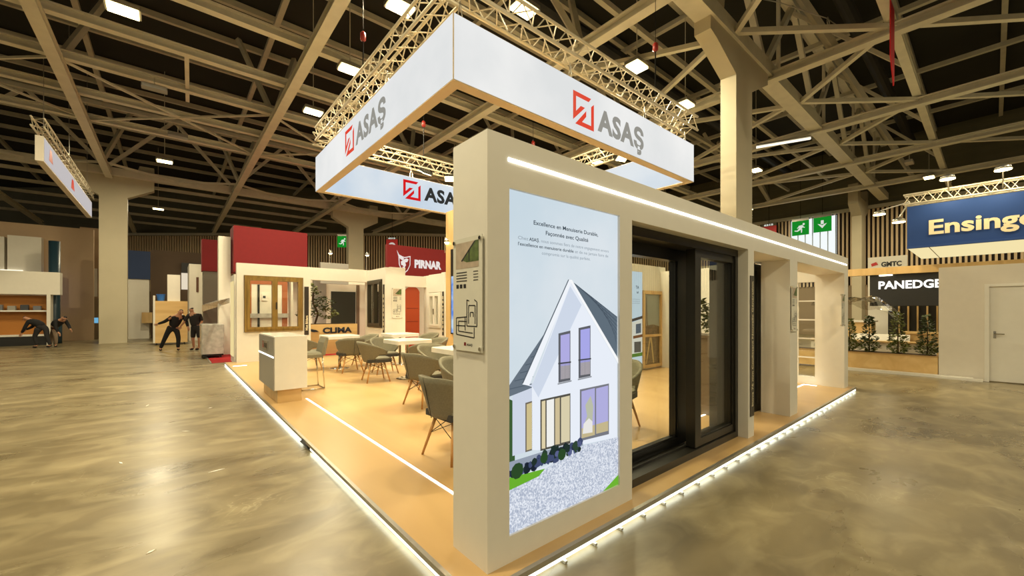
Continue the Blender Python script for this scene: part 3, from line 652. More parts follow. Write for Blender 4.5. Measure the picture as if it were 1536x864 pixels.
def vstrip(org, xd, hgt, wd, body, label, m=None):
    t = thing('name_strip', org, label, 'name strip'); o = Vector(org); xd = Vector(xd); N = xd.cross(Vector((0,0,1))); U = Vector((0,0,1))
    MB().prism([o+N*.002, o+xd*wd+N*.002, o+xd*wd+U*hgt+N*.002, o+U*hgt+N*.002], N*.01).build('plate', m or mat('name_plate', (0,0,0)), t)
    if body: text(body, CREAM, t, o+xd*(wd*.78)+U*.15, U, -xd, wd*.55, None, .02, .014)
    else:
        for k in range(9):
            z = .12+.15*k; MB().poly([o+N*.014+xd*(wd*.3)+U*z, o+N*.014+xd*(wd*.7)+U*z, o+N*.014+xd*(wd*.7)+U*(z+.07+.02*(k % 3)), o+N*.014+xd*(wd*.3)+U*(z+.07+.02*(k % 3))]).build('printed_mark', CREAM, t, fix=False)
vstrip((3.27, 14.2, .82), (1,0,0), 1.55, .13, 'Mixt Bilders', 'dark vertical name strip between the olive wood window and the opening')
vstrip((5.29, 12.80, .7), (0,-1,0), 1.75, .12, None, 'narrow dark name strip beside the bronze window')
vstrip((7.6, 12.98, .7), (0,-1,0), 1.6, .12, None, 'narrow dark name strip beside the white window')
board((5.50, 12.6, 1.35), (1,0,0), .36, 1.0, 'small white drawing board on the rear partition post behind the tables')

# reception counter
rc = thing('reception_counter', (1.52, 8.2, PZ), 'white reception counter with grey lit front on a wooden plinth', 'counter')
box('plinth', OAK, rc, 1.34, 1.70, 7.56, 8.84, PZ, .30)
MB().bbox(1.285, 1.775, 7.5, 8.9, .30, 1.18, .006).build('body', WHITE2, rc)
fp = box('front_panel', GREYW, rc, 1.272, 1.285, 7.5, 8.9, .30, 1.165)
box('light_line', LED, rc, 1.266, 1.274, 7.5, 8.9, .83, .85)
box('logo_plate', ALU, rc, 1.262, 1.272, 7.95, 8.5, .93, 1.08)
def logo(parent, org, xd, s, depth, m):
    """square arrow logo; org lower left corner"""
    o = Vector(org); X = Vector(xd); U = Vector((0,0,1)); N = X.cross(U)
    def P(a, b): return o + X*(a*s) + U*(b*s) + N*depth
    A = [[(0,.10),(.0,1),(.86,1),(.74,.86),(.14,.86),(.14,.40),(.36,.62),(.56,.62)],
         [(.10,0),(1,0),(1,.86),(.86,.74),(.86,.14),(.42,.14),(.62,.36),(.62,.54)]]
    tris = [[(0,1,4),(1,2,3),(1,3,4),(0,4,5),(0,5,6),(0,6,7)], [(0,1,4),(1,2,3),(1,3,4),(0,4,5),(0,5,6),(0,6,7)]]
    mb = MB()
    for pts, tr in zip(A, tris): mb.add([P(*p) for p in pts], tr)
    return mb.build('logo', m, parent, fix=False)
REDI = mat('red_logo', (190, 24, 22), .4)
logo(rc, (1.262, 8.45, .95), (0,-1,0), .11, .002, REDI); text('ASAŞ', PRINTK, rc, (1.262, 8.31, .96), (0,-1,0), (0,0,1), .08, .3, .03, .002)

# tables
def make_table():
    t = thing('square_table', (0,0,0), '', 'table', 'square white tables')
    MB().bbox(-.4, .4, -.4, .4, .79, .88, .012).build('table_top', WHITE2, t)
    MB().lathe([(.035, .025), (.035, .76), (.05, .76)], n=14).build('stem', CHROME, t, True)
    MB().lathe([(.25, 0), (.25, .012), (.20, .022), (.04, .03)], n=28).build('base', CHROME, t, True)
    MB().box(-.16, .16, -.03, .03, .765, .79).box(-.03, .03, -.16, .16, .765, .79).build('bracket', BLACK, t)
    return t
T = make_table()
TPOS = [((3.42, 11.15), 'square white table nearest the planter opening, with a chair on each side'),
        ((4.08, 8.5), 'square white table in the middle of the seating area'),
        ((5.0, 10.9), 'square white table farthest back, just above the middle table in view'),
        ((3.92, 6.0), 'square white table partly hidden behind the front pillar'),
        ((3.05, 3.88), 'nearest square white table, only its corner showing beside the pillar')]
for i, (p, l) in enumerate(TPOS):
    o = T if i == 0 else copy_tree(T); o.location = (p[0], p[1], PZ); o['label'] = l

# tub chairs
def make_chair():
    t = thing('tub_chair', (0,0,0), '', 'chair', 'grey tub chairs')
    # shell: front faces +Y, back at -Y
    NA, NZ = 26, 7
    def prof(phi):
        a = abs(phi)/math.radians(128); top = .835 - .20*max(0, a-.25)**1.3/.75**1.3
        bot = .42 + (.15*min(1, max(0, (a-.45)/.25)) if a > .45 else 0); bot = min(bot, top-.07)
        return bot, top
    outer, inner = [], []
    for i in range(NA+1):
        phi = math.radians(-128 + 256*i/NA); b, tp = prof(phi)
        for j in range(NZ+1):
            z = b + (tp-b)*j/NZ; k = (z-.42)/.42
            r = .225 + .075*min(1, k*1.1); ry = r*(1.0 if abs(phi) > 1.2 else 1.0) + .05*k*max(0, math.cos(phi))
            for lst, rr, th in ((outer, r, 0), (inner, r-.032, .032)):
                edge = .012 if j == NZ and False else 0
                x = (r*1.06 - th)*math.sin(phi); y = -(ry - th)*math.cos(phi); lst.append((x, y, z))
    n = len(outer); fs = []; idx = lambda i, j: i*(NZ+1)+j
    for i in range(NA):
        for j in range(NZ):
            fs.append((idx(i,j), idx(i+1,j), idx(i+1,j+1), idx(i,j+1))); fs.append((n+idx(i,j), n+idx(i,j+1), n+idx(i+1,j+1), n+idx(i+1,j)))
        fs.append((idx(i,0), n+idx(i,0), n+idx(i+1,0), idx(i+1,0))); fs.append((idx(i,NZ), idx(i+1,NZ), n+idx(i+1,NZ), n+idx(i,NZ)))
    for j in range(NZ):
        fs.append((idx(0,j), idx(0,j+1), n+idx(0,j+1), n+idx(0,j))); fs.append((idx(NA,j), n+idx(NA,j), n+idx(NA,j+1), idx(NA,j+1)))
    MB().add(outer+inner, fs).build('shell', FABRIC, t, True)
    MB().tube((0, -.262, .43), (0, -.346, .83), .004, n=6).build('back_seam', FABRIC2, t)
    st = [(x*1.0, y) for x, y in ((-.20,-.19),(.20,-.19),(.25,-.05),(.25,.16),(.19,.25),(-.19,.25),(-.25,.16),(-.25,-.05))]
    MB().prism([(x, y, .41) for x, y in st], (0,0,.06)).build('seat', FABRIC2, t)
    MB().prism([(x*.93, y*.93, .47) for x, y in st], (0,0,.025)).build('cushion', FABRIC, t)
    tops = {}; feet = {}
    for sx in (-1, 1):
        for sy in (-1, 1):
            a, b = Vector((sx*.13, sy*.12, .41)), Vector((sx*.225, sy*.21, 0)); tops[sx,sy] = a; feet[sx,sy] = b
            MB().tube(a, b, .017, .011, 10).build('leg', BEECH, t, True)
    mid = lambda s, k: tops[s].lerp(feet[s], k)
    for a, b in (((-1,-1),(1,-1)),((1,-1),(1,1)),((1,1),(-1,1)),((-1,1),(-1,-1))):
        MB().tube(mid(a, .08), mid(b, .45), .004, n=6).build('wire_brace', WIRE, t); MB().tube(mid(b, .08), mid(a, .45), .004, n=6).build('wire_brace', WIRE, t)
    return t
CH = make_chair()
# (x, y, facing direction in degrees from +X, label)
CPOS = [(2.30, 3.66, 5, 'nearest grey tub chair with wooden legs beside the front pillar'),
        (3.12, 4.72, 265, 'grey tub chair half hidden behind the pillar, its pale rim beside the nearest table corner'),
        (3.16, 5.95, 8, 'grey tub chair seen from behind, second nearest, in front of the half hidden table'),
        (3.88, 6.85, 270, 'dark grey tub chair tucked in on the far side of the half hidden table'),
        (3.40, 8.62, -8, 'grey tub chair at the left side of the middle table'),
        (4.12, 7.78, 85, 'grey tub chair with its back to the front, near side of the middle table'),
        (4.0, 9.55, 262, 'grey tub chair behind the middle table, left of the farthest table'),
        (4.85, 8.75, 185, 'grey tub chair at the right side of the middle table'),
        (5.75, 10.75, 190, 'grey tub chair at the right side of the farthest table'),
        (3.42, 10.32, 88, 'grey tub chair turned away, near side of the table by the planter'),
        (4.12, 11.25, 190, 'grey tub chair on the right of the table by the planter, arm opening showing'),
        (2.72, 11.25, 0, 'grey tub chair on the left of the table by the planter, behind the bar stool'),
        (4.42, 3.18, 195, 'grey tub chair standing alone behind the sliding door glass')]
for i, (x, y, a, l) in enumerate(CPOS):
    o = CH if i == 0 else copy_tree(CH); o.scale = (1.14, 1.14, 1.03); o.location = (x, y, PZ); o.rotation_euler.z = math.radians(a-90); o['label'] = l

# bar stool
bs = thing('bar_stool', (2.1, 8.55, PZ), 'bar stool with low grey back and chrome sled legs behind the counter', 'stool')
def bz(z): return PZ+z
for yy in (8.34, 8.78):
    MB().path([(1.86, yy, bz(.62)), (1.82, yy, bz(.02)), (2.28, yy, bz(.02)), (2.24, yy, bz(.62))], .012, 10).build('sled_leg', CHROME, bs, True)
MB().path([(1.82, 8.34, bz(.02)), (1.82, 8.78, bz(.02))], .012).build('cross_bar', CHROME, bs); MB().path([(2.28, 8.34, bz(.02)), (2.28, 8.78, bz(.02))], .012).build('cross_bar', CHROME, bs); MB().path([(1.83, 8.34, bz(.25)), (1.83, 8.78, bz(.25))], .012).build('foot_rest', CHROME, bs)
MB().bbox(1.82, 2.26, 8.32, 8.80, bz(.62), bz(.72), .04).build('seat', FABRIC, bs)
MB().prism([(2.22, 8.33, bz(.66)), (2.29, 8.33, bz(.66)), (2.36, 8.36, bz(.98)), (2.32, 8.36, bz(1.0)), (2.27, 8.33, bz(.9))], (0, .42, 0)).build('backrest', FABRIC, bs)

# ------------------------------------------------------------------ hanging lit sign and its truss
SX0, SX1, SY0, SY1, SZ0, SZ1, ST = 2.72, 9.07, 4.377, 10.70, 4.51, 5.36, .16
hs = thing('hanging_sign', (5.9, 7.5, SZ0), 'large square lit white hanging sign with red logo and grey lettering', 'sign')
TRIM = mat('sign_trim', (206, 186, 150), .5)
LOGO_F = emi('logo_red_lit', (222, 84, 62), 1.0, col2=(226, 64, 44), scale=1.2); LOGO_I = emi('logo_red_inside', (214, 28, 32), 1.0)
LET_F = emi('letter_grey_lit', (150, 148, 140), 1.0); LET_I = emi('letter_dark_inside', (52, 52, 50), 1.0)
def panel(x0, x1, y0, y1, outer_dir):
    p = box('panel', TRIM, hs, x0, x1, y0, y1, SZ0, SZ1)
    return p
pf = panel(SX0, SX1, SY0, SY0+ST, 0); pb = panel(SX0, SX1, SY1-ST, SY1, 0); pL = panel(SX0, SX0+ST, SY0+ST, SY1-ST, 0); pR = panel(SX1-ST, SX1, SY0+ST, SY1-ST, 0)
e = .003; h0, h1 = SZ0+.012, SZ1-.006
def face(par, pts, m): MB().poly(pts).build('fabric_face', m, par, fix=False)
face(pf, [(SX0+.01, SY0-e, h0), (SX1, SY0-e, h0), (SX1, SY0-e, h1), (SX0+.01, SY0-e, h1)], SIGNW)
face(pL, [(SX0-e, SY1, h0), (SX0-e, SY0+.01, h0), (SX0-e, SY0+.01, h1), (SX0-e, SY1, h1)], SIGNW)
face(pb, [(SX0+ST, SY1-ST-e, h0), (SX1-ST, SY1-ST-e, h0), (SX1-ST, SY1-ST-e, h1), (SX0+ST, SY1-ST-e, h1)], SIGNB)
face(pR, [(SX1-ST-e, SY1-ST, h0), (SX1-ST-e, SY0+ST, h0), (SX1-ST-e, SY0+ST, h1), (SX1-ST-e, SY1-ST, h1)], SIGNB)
face(pb, [(SX1, SY1+e, h0), (SX0, SY1+e, h0), (SX0, SY1+e, h1), (SX1, SY1+e, h1)], SIGNW)
face(pR, [(SX1+e, SY0, h0), (SX1+e, SY1, h0), (SX1+e, SY1, h1), (SX1+e, SY0, h1)], SIGNW)
logo(pf, (4.97, SY0, 4.64), (1,0,0), .53, .006, LOGO_F); text('ASAŞ', LET_F, pf, (5.60, SY0, 4.71), (1,0,0), (0,0,1), .38, 1.42, .042, .006, spacing=1.08)
logo(pL, (SX0, 8.49, 4.71), (0,-1,0), .52, .006, LOGO_F); text('ASAŞ', LET_F, pL, (SX0, 7.88, 4.78), (0,-1,0), (0,0,1), .38, 1.42, .042, .006, spacing=1.08)
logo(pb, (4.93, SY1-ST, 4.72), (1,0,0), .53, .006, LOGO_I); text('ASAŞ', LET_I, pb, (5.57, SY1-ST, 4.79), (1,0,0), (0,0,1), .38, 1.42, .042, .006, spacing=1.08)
def truss(a, b, z0, z1, half, label, n, group='sign trusses'):
    a, b = Vector((*a, 0)), Vector((*b, 0)); d = (b-a).normalized(); s = Vector((-d.y, d.x, 0)); Z = Vector((0,0,1))
    t = thing('lighting_truss', (*(((a+b)/2).xy), z0), label, 'truss', group)
    c = [s*half+Z*z0, s*-half+Z*z0, s*-half+Z*z1, s*half+Z*z1]
    for o in c: MB().tube(a+o, b+o, .025, n=8).build('chord', TRUSS, t, True)
    L = (b-a).length; k = L/n
    for i in range(n):
        p, q, m = a+d*(k*i), a+d*(k*(i+1)), a+d*(k*(i+.5))
        for u, v in ((0, 1), (1, 2), (2, 3), (3, 0)):
            MB().add([], []).tube(p+c[u], m+c[v], .010, n=5, caps=False).tube(m+c[v], q+c[u], .010, n=5, caps=False).build('brace', TRUSS, t)
    return t
TZ0, TZ1 = 5.68, 5.98
truss((SX0-.05, SY0+.08), (SX1+.05, SY0+.08), TZ0, TZ1, .15, 'aluminium truss above the front face of the hanging sign', 14)
truss((SX0+.08, SY0+.25), (SX0+.08, SY1-.25), TZ0, TZ1, .15, 'aluminium truss above the left face of the hanging sign', 13)
truss((SX0-.05, SY1-.08), (SX1+.05, SY1-.08), TZ0, TZ1, .15, 'aluminium truss above the rear face of the hanging sign', 14)
truss((SX1-.08, SY0+.25), (SX1-.08, SY1-.25), TZ0, TZ1, .15, 'aluminium truss above the right face of the hanging sign', 13)
# hangers between sign and truss, hoists and wires above
for x, y in ((2.9, 4.5), (5.0, 4.46), (7.2, 4.46), (8.9, 4.5), (2.8, 6.6), (2.8, 8.8), (2.9, 10.6), (5.2, 10.6), (7.2, 10.6), (8.99, 7.5)):
    MB().tube((x-.05, y, SZ1), (x, y, TZ0-.026), .008, n=6).tube((x+.05, y, SZ1), (x, y, TZ0-.026), .008, n=6).build('hanger', ALU, hs)
for x, y, l in ((2.9, 8.0, 'red chain hoist above the left face of the sign'), (7.6, 4.46, 'red chain hoist above the right half of the front sign face'), (5.6, 10.62, 'red chain hoist seen under the sign above the pillar top'), (8.98, 9.6, 'red chain hoist above the rear right corner of the sign')):
    t = thing('chain_hoist', (x, y, 7.0), l, 'hoist', 'chain hoists')
    MB().lathe([(.03, -.09), (.055, -.06), (.055, .06), (.03, .09)], (x, y, 7.0), 12).build('motor', mat('hoist_red', (140, 28, 16), .4), t, True)
    MB().tube((x, y, 6.0), (x, y, 6.92), .012, n=6).build('chain', WIRE, t); MB().tube((x, y, 7.08), (x, y, 8.2), .006, n=5).build('wire', WIRE, t)
# floods on the sign truss lighting the stand; left and front ones added, unseen
def stand_flood(loc, target, label, power=BOOTH_W):
    t = thing('stand_floodlight', loc, label, 'floodlight', 'stand floodlights on the sign truss'); x, y, z = loc
    d = (Vector(target)-Vector(loc)).normalized(); a = d.cross(Vector((0,0,1))).normalized(); b = a.cross(d)
    L = Vector(loc)
    def quad(w_, h_, o): return [L+a*w_+b*h_+d*o, L-a*w_+b*h_+d*o, L-a*w_-b*h_+d*o, L+a*w_-b*h_+d*o]
    MB().prism(quad(.16, .11, -.08), d*.07).build('housing', BLACK, t); MB().prism(quad(.14, .09, 0), d*.012).build('lens', LAMP, t)
    MB().tube(L-d*.05, Vector((loc[0], loc[1], TZ0-.03)), .012, n=6).build('yoke', BLACK, t)
    lamp('AREA', 'flood_light', L+d*.03, aim(L, target), power, (1.0, .83, .50), t, (.28, .18))
SF = [((8.95, 9.0, 5.55), (6.5, 6.5, 0), 'warm stand flood on the right truss seen below the sign'),
      ((6.4, 10.5, 5.55), (4.5, 8.0, 0), 'warm stand flood on the rear truss left of the pillar top'),
      ((3.6, 10.5, 5.55), (3.2, 13.5, 1), 'stand flood on the rear truss aimed at the olive wood window'),
      ((5.6, 10.5, 5.55), (5.0, 13.5, 1), 'stand flood on the rear truss aimed at the bronze window'),
      ((3.05, 7.2, 5.18), (4.5, 8.5, 0), 'unseen stand flood added behind the left sign face, over the tables'),
      ((3.05, 5.2, 5.18), (2.6, 3.8, 0), 'unseen stand flood added behind the left sign face, near the sign corner'),
      ((5.2, 4.72, 5.18), (4.2, 4.2, 0), 'unseen stand flood added behind the front sign face, above the partition'),
      ((7.8, 4.72, 5.18), (8.3, 4.5, .5), 'unseen stand flood added behind the front sign face, near the last post'),
      ((8.95, 6.2, 5.55), (8.0, 3.2, 0), 'stand flood on the right truss aimed at the portal')]
for a, b, l in SF: stand_flood(a, b, l, BOOTH_W*(.6 if 'aimed at the olive' in l or 'bronze' in l else 1.0))

# ================================================================== NEIGHBOURS BEHIND THE STAND
# planter with tree and lettering in the opening
pt = thing('lettered_planter', (4.6, 16.0, 0), 'tan box planter with dark lettering seen through the rear opening', 'planter')
box('box', TAN, pt, 3.55, 5.5, 15.8, 16.3, 0, 1.1)
box('soil', BARK, pt, 3.6, 5.45, 15.85, 16.25, 1.1, 1.12)
DKB = mat('navy_letter', (24, 34, 50), .5)
text('CLIMA', DKB, pt, (4.25, 15.8, .78), (1,0,0), (0,0,1), .2, 1.05, .05, .01)
MB().prism([(3.8, 15.78, .95), (4.02, 15.78, .9), (4.12, 15.78, .84), (3.95, 15.78, .82), (3.82, 15.78, .86)], (0, .02, 0)).build('emblem', DKB, pt)
tr = thing('cloud_tree', (4.1, 16.05, 1.1), 'dark leafy ornamental tree growing in the tan lettered planter', 'tree')
MB().path([(4.05, 16.05, 1.1), (4.15, 16.0, 1.5), (3.98, 16.05, 1.9), (4.0, 16.05, 2.3)], .035).build('trunk', BARK, tr)
for j, (x, z, rx, rz) in enumerate(((3.95, 1.75, .42, .8), (3.85, 2.2, .3, .5), (4.3, 1.8, .42, .42), (4.45, 1.4, .4, .4), (3.75, 1.3, .3, .6))):
    leaves('leaf_cluster', tr, (x, 16.05, z-.1), rx, rz, 230, .1, LEAF2 if j % 2 == 0 else LEAF, 'ball', 10+j)
# red-topped neighbour stand
rf = thing('red_fascia', (3.0, 17.5, 3.0), 'plain dark red fascia block above the rear partition', 'fascia')
MB().box(1.72, 4.14, 17.5, 18.6, 3.0, 4.66).build('block', RED, rf)
ps = thing('red_brand_sign', (8.6, 16.5, 3.0), 'dark red fascia with white crest and PIRNAR lettering', 'sign')
MB().box(7.0, 10.2, 16.5, 16.7, 3.0, 4.42).build('panel', RED, ps)
for xx in (7.05, 10.05): box('support', PLASTER, ps, xx, xx+.1, 16.55, 16.65, 0, 3.0)
LETW = emi('letter_white_lit', (236, 226, 220), 1.0)
text('PIRNAR', LETW, ps, (8.25, 16.5, 3.52), (1,0,0), (0,0,1), .34, 1.35, .06, .012)
sh = [(7.5,4.0),(7.78,3.93),(8.06,4.0),(8.05,3.6),(7.93,3.35),(7.78,3.22),(7.63,3.35),(7.52,3.6)]
MB().prism([(x, 16.49, z) for x, z in sh], (0,.01,0)).build('crest_shield', LETW, ps)
MB().prism([(7.78+(x-7.78)*.86, 16.482, 3.62+(z-3.62)*.86) for x, z in sh], (0,.008,0)).build('crest_field', RED, ps)
for pts in ([(7.42,4.2),(7.52,4.02),(7.66,3.96),(7.76,3.84),(7.68,3.78),(7.56,3.84),(7.48,3.98)], [(7.6,3.72),(7.72,3.8),(7.86,3.88),(7.96,3.84),(7.9,3.72),(7.8,3.7),(7.84,3.58),(7.76,3.46),(7.7,3.56),(7.62,3.58)], [(7.66,3.5),(7.72,3.42),(7.76,3.34),(7.82,3.42),(7.78,3.5)]):
    MB().prism([(x, 16.475, z) for x, z in pts], (0,.006,0)).build('crest_figure', LETW, ps)
# back stand interior: white walls, dark door, red-brown doors
nb = thing('neighbour_stand_wall', (5.5, 19.0, 0), 'white neighbour stand wall with dark panels behind the rear opening', 'stand wall')
box('wall', PLASTER, nb, 1.9, 10.3, 18.8, 19.0, 0, 3.4)
box('grey_pilaster', GREYW, nb, 4.65, 5.15, 18.6, 18.8, 0, 3.3)
box('dark_door', mat('dark_green_door', (36, 40, 32), .3), nb, 5.4, 6.45, 18.74, 18.8, .1, 2.45); box('wood_edge', mat('brown_laminate', (0,0,0)), nb, 6.5, 6.62, 18.72, 18.8, .1, 2.8)
box('dark_door', DARK, nb, 7.0, 7.7, 18.74, 18.8, .1, 2.5); box('door_light', emi('door_light', (170, 170, 220), 1.0), nb, 7.14, 7.24, 18.73, 18.74, 1.2, 2.2)
box('grey_top', GREYW, nb, 4.6, 5.7, 17.4, 17.6, 2.7, 3.55); box('white_top', PLASTER, nb, 5.7, 8.4, 17.4, 17.6, 2.7, 3.35)
od = thing('orange_door', (8.6, 17.6, 0), 'orange red entrance door display seen through the right rear opening', 'door sample')
ORG = mat('orange_door', (176, 70, 28), .4)
box('leaf', ORG, od, 8.05, 8.75, 17.0, 17.06, .006, 2.4)
for z in (.5, 1.1, 1.7): box('groove', mat('orange_groove', (120, 40, 14), .5), od, 8.12, 8.68, 16.99, 17.0, z, z+.02)
MB().prism([(8.4+.36*math.cos(k*math.pi/14), 17.0, 2.4+.3*math.sin(k*math.pi/14)) for k in range(15)], (0, .06, 0)).build('arched_head', ORG, od); box('side_panel', WHITE, od, 7.6, 8.02, 17.0, 17.06, .006, 2.3)
sd2 = thing('wood_door_sample', (2.6, 16.6, 0), 'brown framed door sample with white panels seen through the olive wood window', 'door sample')
OB = mat('orange_brown', (164, 92, 48), .4)
box('frame', OB, sd2, 1.95, 2.12, 16.4, 16.5, 0, 2.7); box('frame', OB, sd2, 3.05, 3.22, 16.4, 16.5, 0, 2.7); box('frame', OB, sd2, 2.12, 3.05, 16.4, 16.5, 2.52, 2.7)
box('panel', PLASTER, sd2, 2.12, 3.05, 16.42, 16.48, 0, 2.52); box('centre_post', BLACK2, sd2, 2.3, 2.36, 16.38, 16.42, 0, 2.5)
box('notice', WHITE, sd2, 2.42, 2.58, 16.39, 16.42, 1.95, 2.2); box('notice_mark', PRINTK, sd2, 2.46, 2.54, 16.38, 16.39, 2.04, 2.12); box('tape_band', FILM, sd2, 1.95, 3.25, 16.35, 16.38, 1.35, 1.5)
box('side_panel', PLASTER, sd2, 3.3, 3.36, 16.2, 16.6, 0, 2.7)
rcp = thing('red_carpet', (2.8, 17.5, 0), 'red carpet of the neighbour stand running behind the rear partition', 'carpet')
box('pile', REDCARP, rcp, .95, 10, 15.3, 24, 0.0, .006); box('edge_strip', ALU, rcp, .91, .95, 15.3, 24, 0, .03)
# outer posts and wrapped pallet on the left end
rpz = thing('red_topped_pylon', (1.0, 23.0, 0), 'tall grey pylon with red top left of the red fascia', 'pylon')
box('shaft', mat('olive_grey', (104, 98, 84), .6), rpz, 1.1, 1.75, 22.4, 23.0, 0, 3.35); box('red_top', RED, rpz, 1.05, 1.8, 22.35, 23.05, 3.35, 4.75)
wp = thing('white_post', (1.55, 17.6, 0), 'tall pale corner post under the red fascia block', 'post')
box('shaft', PLASTER, wp, 1.32, 1.68, 18.0, 18.4, 0, 4.3)
lp = thing('lit_side_panel', (1.6, 16.5, 0), 'narrow warm lit side panel at the left end of the rear partition', 'panel')
box('panel', emi('warm_panel', (250, 226, 160), .9), lp, 1.45, 1.47, 14.9, 15.6, .2, 2.5); box('frame', WHITE, lp, 1.47, 1.53, 14.8, 15.7, 0, 2.7)
pw = thing('wrapped_pallet', (1.15, 17.6, 0), 'low crate wrapped in shiny stretch film on a wheeled base', 'pallet')
MB().bbox(.78, 1.4, 16.9, 18.0, .14, 1.15, .03).build('film_wrap', FILM, pw); box('base', BLACK, pw, .8, 1.38, 16.92, 17.98, .08, .14)
for x, y in ((.86, 17.0), (1.3, 17.0), (.86, 17.9), (1.3, 17.9)): MB().tube((x-.03, y, .04), (x+.03, y, .04), .04, n=12).build('wheel', BLACK, pw)
fb = thing('film_band', (1.0, 20.5, 1.6), 'grey stretch film band strung between the pylon and the rear partition', 'film')
MB().prism([(1.05, 22.3, 1.55), (1.35, 18.5, 1.75), (1.42, 15.6, 1.85), (1.42, 15.6, 2.0), (1.35, 18.5, 2.0), (1.05, 22.3, 1.85)], (.01, 0, 0)).build('band', FILM, fb)
# tall white cabinets, crate, blue stand
tc2 = thing('tall_white_stand', (.9, 28.0, 0), 'tall cream stand walls with a narrow dark doorway, left of the pylon', 'stand wall')
box('wall', PLASTER, tc2, .75, 1.5, 27.6, 30.0, 0, 4.1); box('wall', PLASTER, tc2, 1.3, 2.4, 26.4, 27.6, 0, 4.5); box('doorway', DARK, tc2, 1.55, 1.85, 26.36, 26.4, .3, 2.4); box('slot', mat('slot_brown', (96, 60, 40), .5), tc2, 1.05, 1.15, 27.56, 27.6, 2.6, 3.4)
cr = thing('yellow_crate', (0, 24.5, 0), 'tall tan board crate on castors behind the person in black', 'crate')
box('board', TAN, cr, -.55, .62, 24.9, 25.6, .1, 2.05); box('side', WHITE, cr, -.62, -.55, 24.9, 25.6, .1, 2.3); box('label_sheet', WHITE, cr, .18, .45, 24.89, 24.9, 1.3, 1.45)
for x in (-.5, .5): MB().tube((x-.03, 25.0, .05), (x+.03, 25.0, .05), .05, n=12).build('castor', BLACK, cr)
cb = thing('stacked_white_box', (.1, 25.3, 2.05), 'white carton standing on top of the tan crate', 'box')
box('carton', PLASTER, cb, -.12, .35, 25.0, 25.5, 2.05, 3.3)
bb = thing('blue_tub', (-.4, 25.2, 2.3), 'small blue tub on the left edge of the tan crate', 'tub')
MB().lathe([(.12, 0), (.16, .3), (.17, .3), (.17, .32)], (-.35, 25.2, 2.05), 16).build('tub', mat('tub_blue', (50, 110, 190), .4), bb)
bl = thing('blue_fascia_stand', (-1.5, 31.5, 0), 'cream stand with dark blue fascia behind the left hall column', 'stand wall')
NAVY = mat('navy', (20, 48, 92), .6)
box('wall', PLASTER, bl, -2.3, -.95, 31.4, 31.6, 0, 3.4); box('fascia', NAVY, bl, -2.5, -.9, 31.3, 31.7, 3.4, 5.0); box('plate', OAK, bl, -2.4, -1.9, 31.28, 31.3, 4.05, 4.45); box('counter', OAK, bl, -1.25, -.8, 30.9, 31.3, .9, 1.5)
dk = thing('dark_fascia_stand', (.6, 31, 0), 'dark brown stand with pale screens behind the tan crate', 'stand wall')
box('wall', mat('brown_wall', (92, 72, 52), .7), dk, -.9, 2.0, 32.0, 32.2, 0, 5.2); box('screen', emi('pale_screen', (240, 226, 200), .9), dk, .5, 1.2, 31.9, 32.0, 2.9, 3.9); box('fascia', DARK, dk, .5, 1.6, 31.6, 31.9, 3.9, 4.5)
# left-hand stands
def stand(name, label, parts):
    t = thing(name, (parts[0][2][0], parts[0][2][2], 0), label, 'stand wall')
    for nm, m, b in parts: box(nm, m, t, *b)
    return t
BEIGE = mat('beige_stand', (186, 158, 124), .6); BROWNW = mat('warm_brown_stand', (140, 100, 66), .7)
stand('beige_stand', 'beige exhibition stand wall to the left of the hall column', [('wall', BEIGE, (-3.9, -2.0, 33.0, 33.2, 0, 6.3)), ('white_panel', PLASTER, (-3.9, -3.2, 32.9, 33.0, 2.4, 4.0)), ('lower_panel', LOWWALL, (-3.9, -2.2, 32.8, 33.0, 0, 2.3)), ('blue_sticker', emi('sticker_blue', (120, 190, 230), .8), (-3.35, -3.15, 32.78, 32.8, .9, 1.2))])
sh1 = stand('orange_shelf_stand', 'white stand with orange shelving and small products at the far left', [('back', mat('orange_shelf', (172, 110, 38), .6), (-7.6, -4.35, 28.9, 29.0, .5, 2.3)), ('shelf', WHITE, (-7.6, -4.35, 28.5, 28.9, 1.55, 1.62)), ('shelf', WHITE, (-7.6, -4.35, 28.5, 28.9, .42, .5)), ('side', PLASTER, (-4.42, -4.3, 28.4, 29.0, 0, 2.35)), ('header', PLASTER, (-7.6, -4.0, 28.4, 29.0, 2.35, 3.4)), ('plinth', DARK, (-7.6, -4.35, 28.5, 28.9, 0, .42))])
for k in range(6):
    x = -4.75 - .38*k; o = thing('product_box', (x, 28.65, 1.62), ('first','second','third','fourth','fifth','sixth')[k]+' small product box from the white side panel on the orange shelf', 'box', 'boxes on the orange shelf')
    MB().bbox(x-.12, x+.12, 28.58, 28.8, 1.62, 1.62+.2+.05*(k % 2), .01).build('carton', mat('prod_%d' % (k % 3), ((110,112,116),(60,62,66),(150,146,136))[k % 3], .5), o)
stand('upper_white_stand', 'white wall cabinets and lit niche above the orange shelf stand', [('cabinet', PLASTER, (-7.4, -6.2, 31.0, 31.5, 3.3, 5.2)), ('cabinet', PLASTER, (-6.1, -5.0, 31.0, 31.5, 3.4, 5.3)), ('lit_niche', emi('niche_light', (255, 246, 220), 1.3), (-6.3, -5.6, 30.9, 31.0, 3.0, 3.6)), ('wall', BEIGE, (-9, -3.2, 31.5, 31.7, 0, 6.0)), ('blue_banner', emi('banner_blue', (60, 80, 170), .8), (-4.6, -4.4, 30.8, 31.0, 1.6, 3.6))])
bc = thing('blue_tall_cylinder', (-3.7, 27.5, 0), 'tall dark teal roll standing behind the bending people', 'roll')
MB().lathe([(.22, .9), (.24, 1.0), (.2, 1.2), (.2, 5.0)], (-4.35, 29.6, 0), 18).build('roll', mat('teal_roll', (36, 62, 74), .4), bc, True)
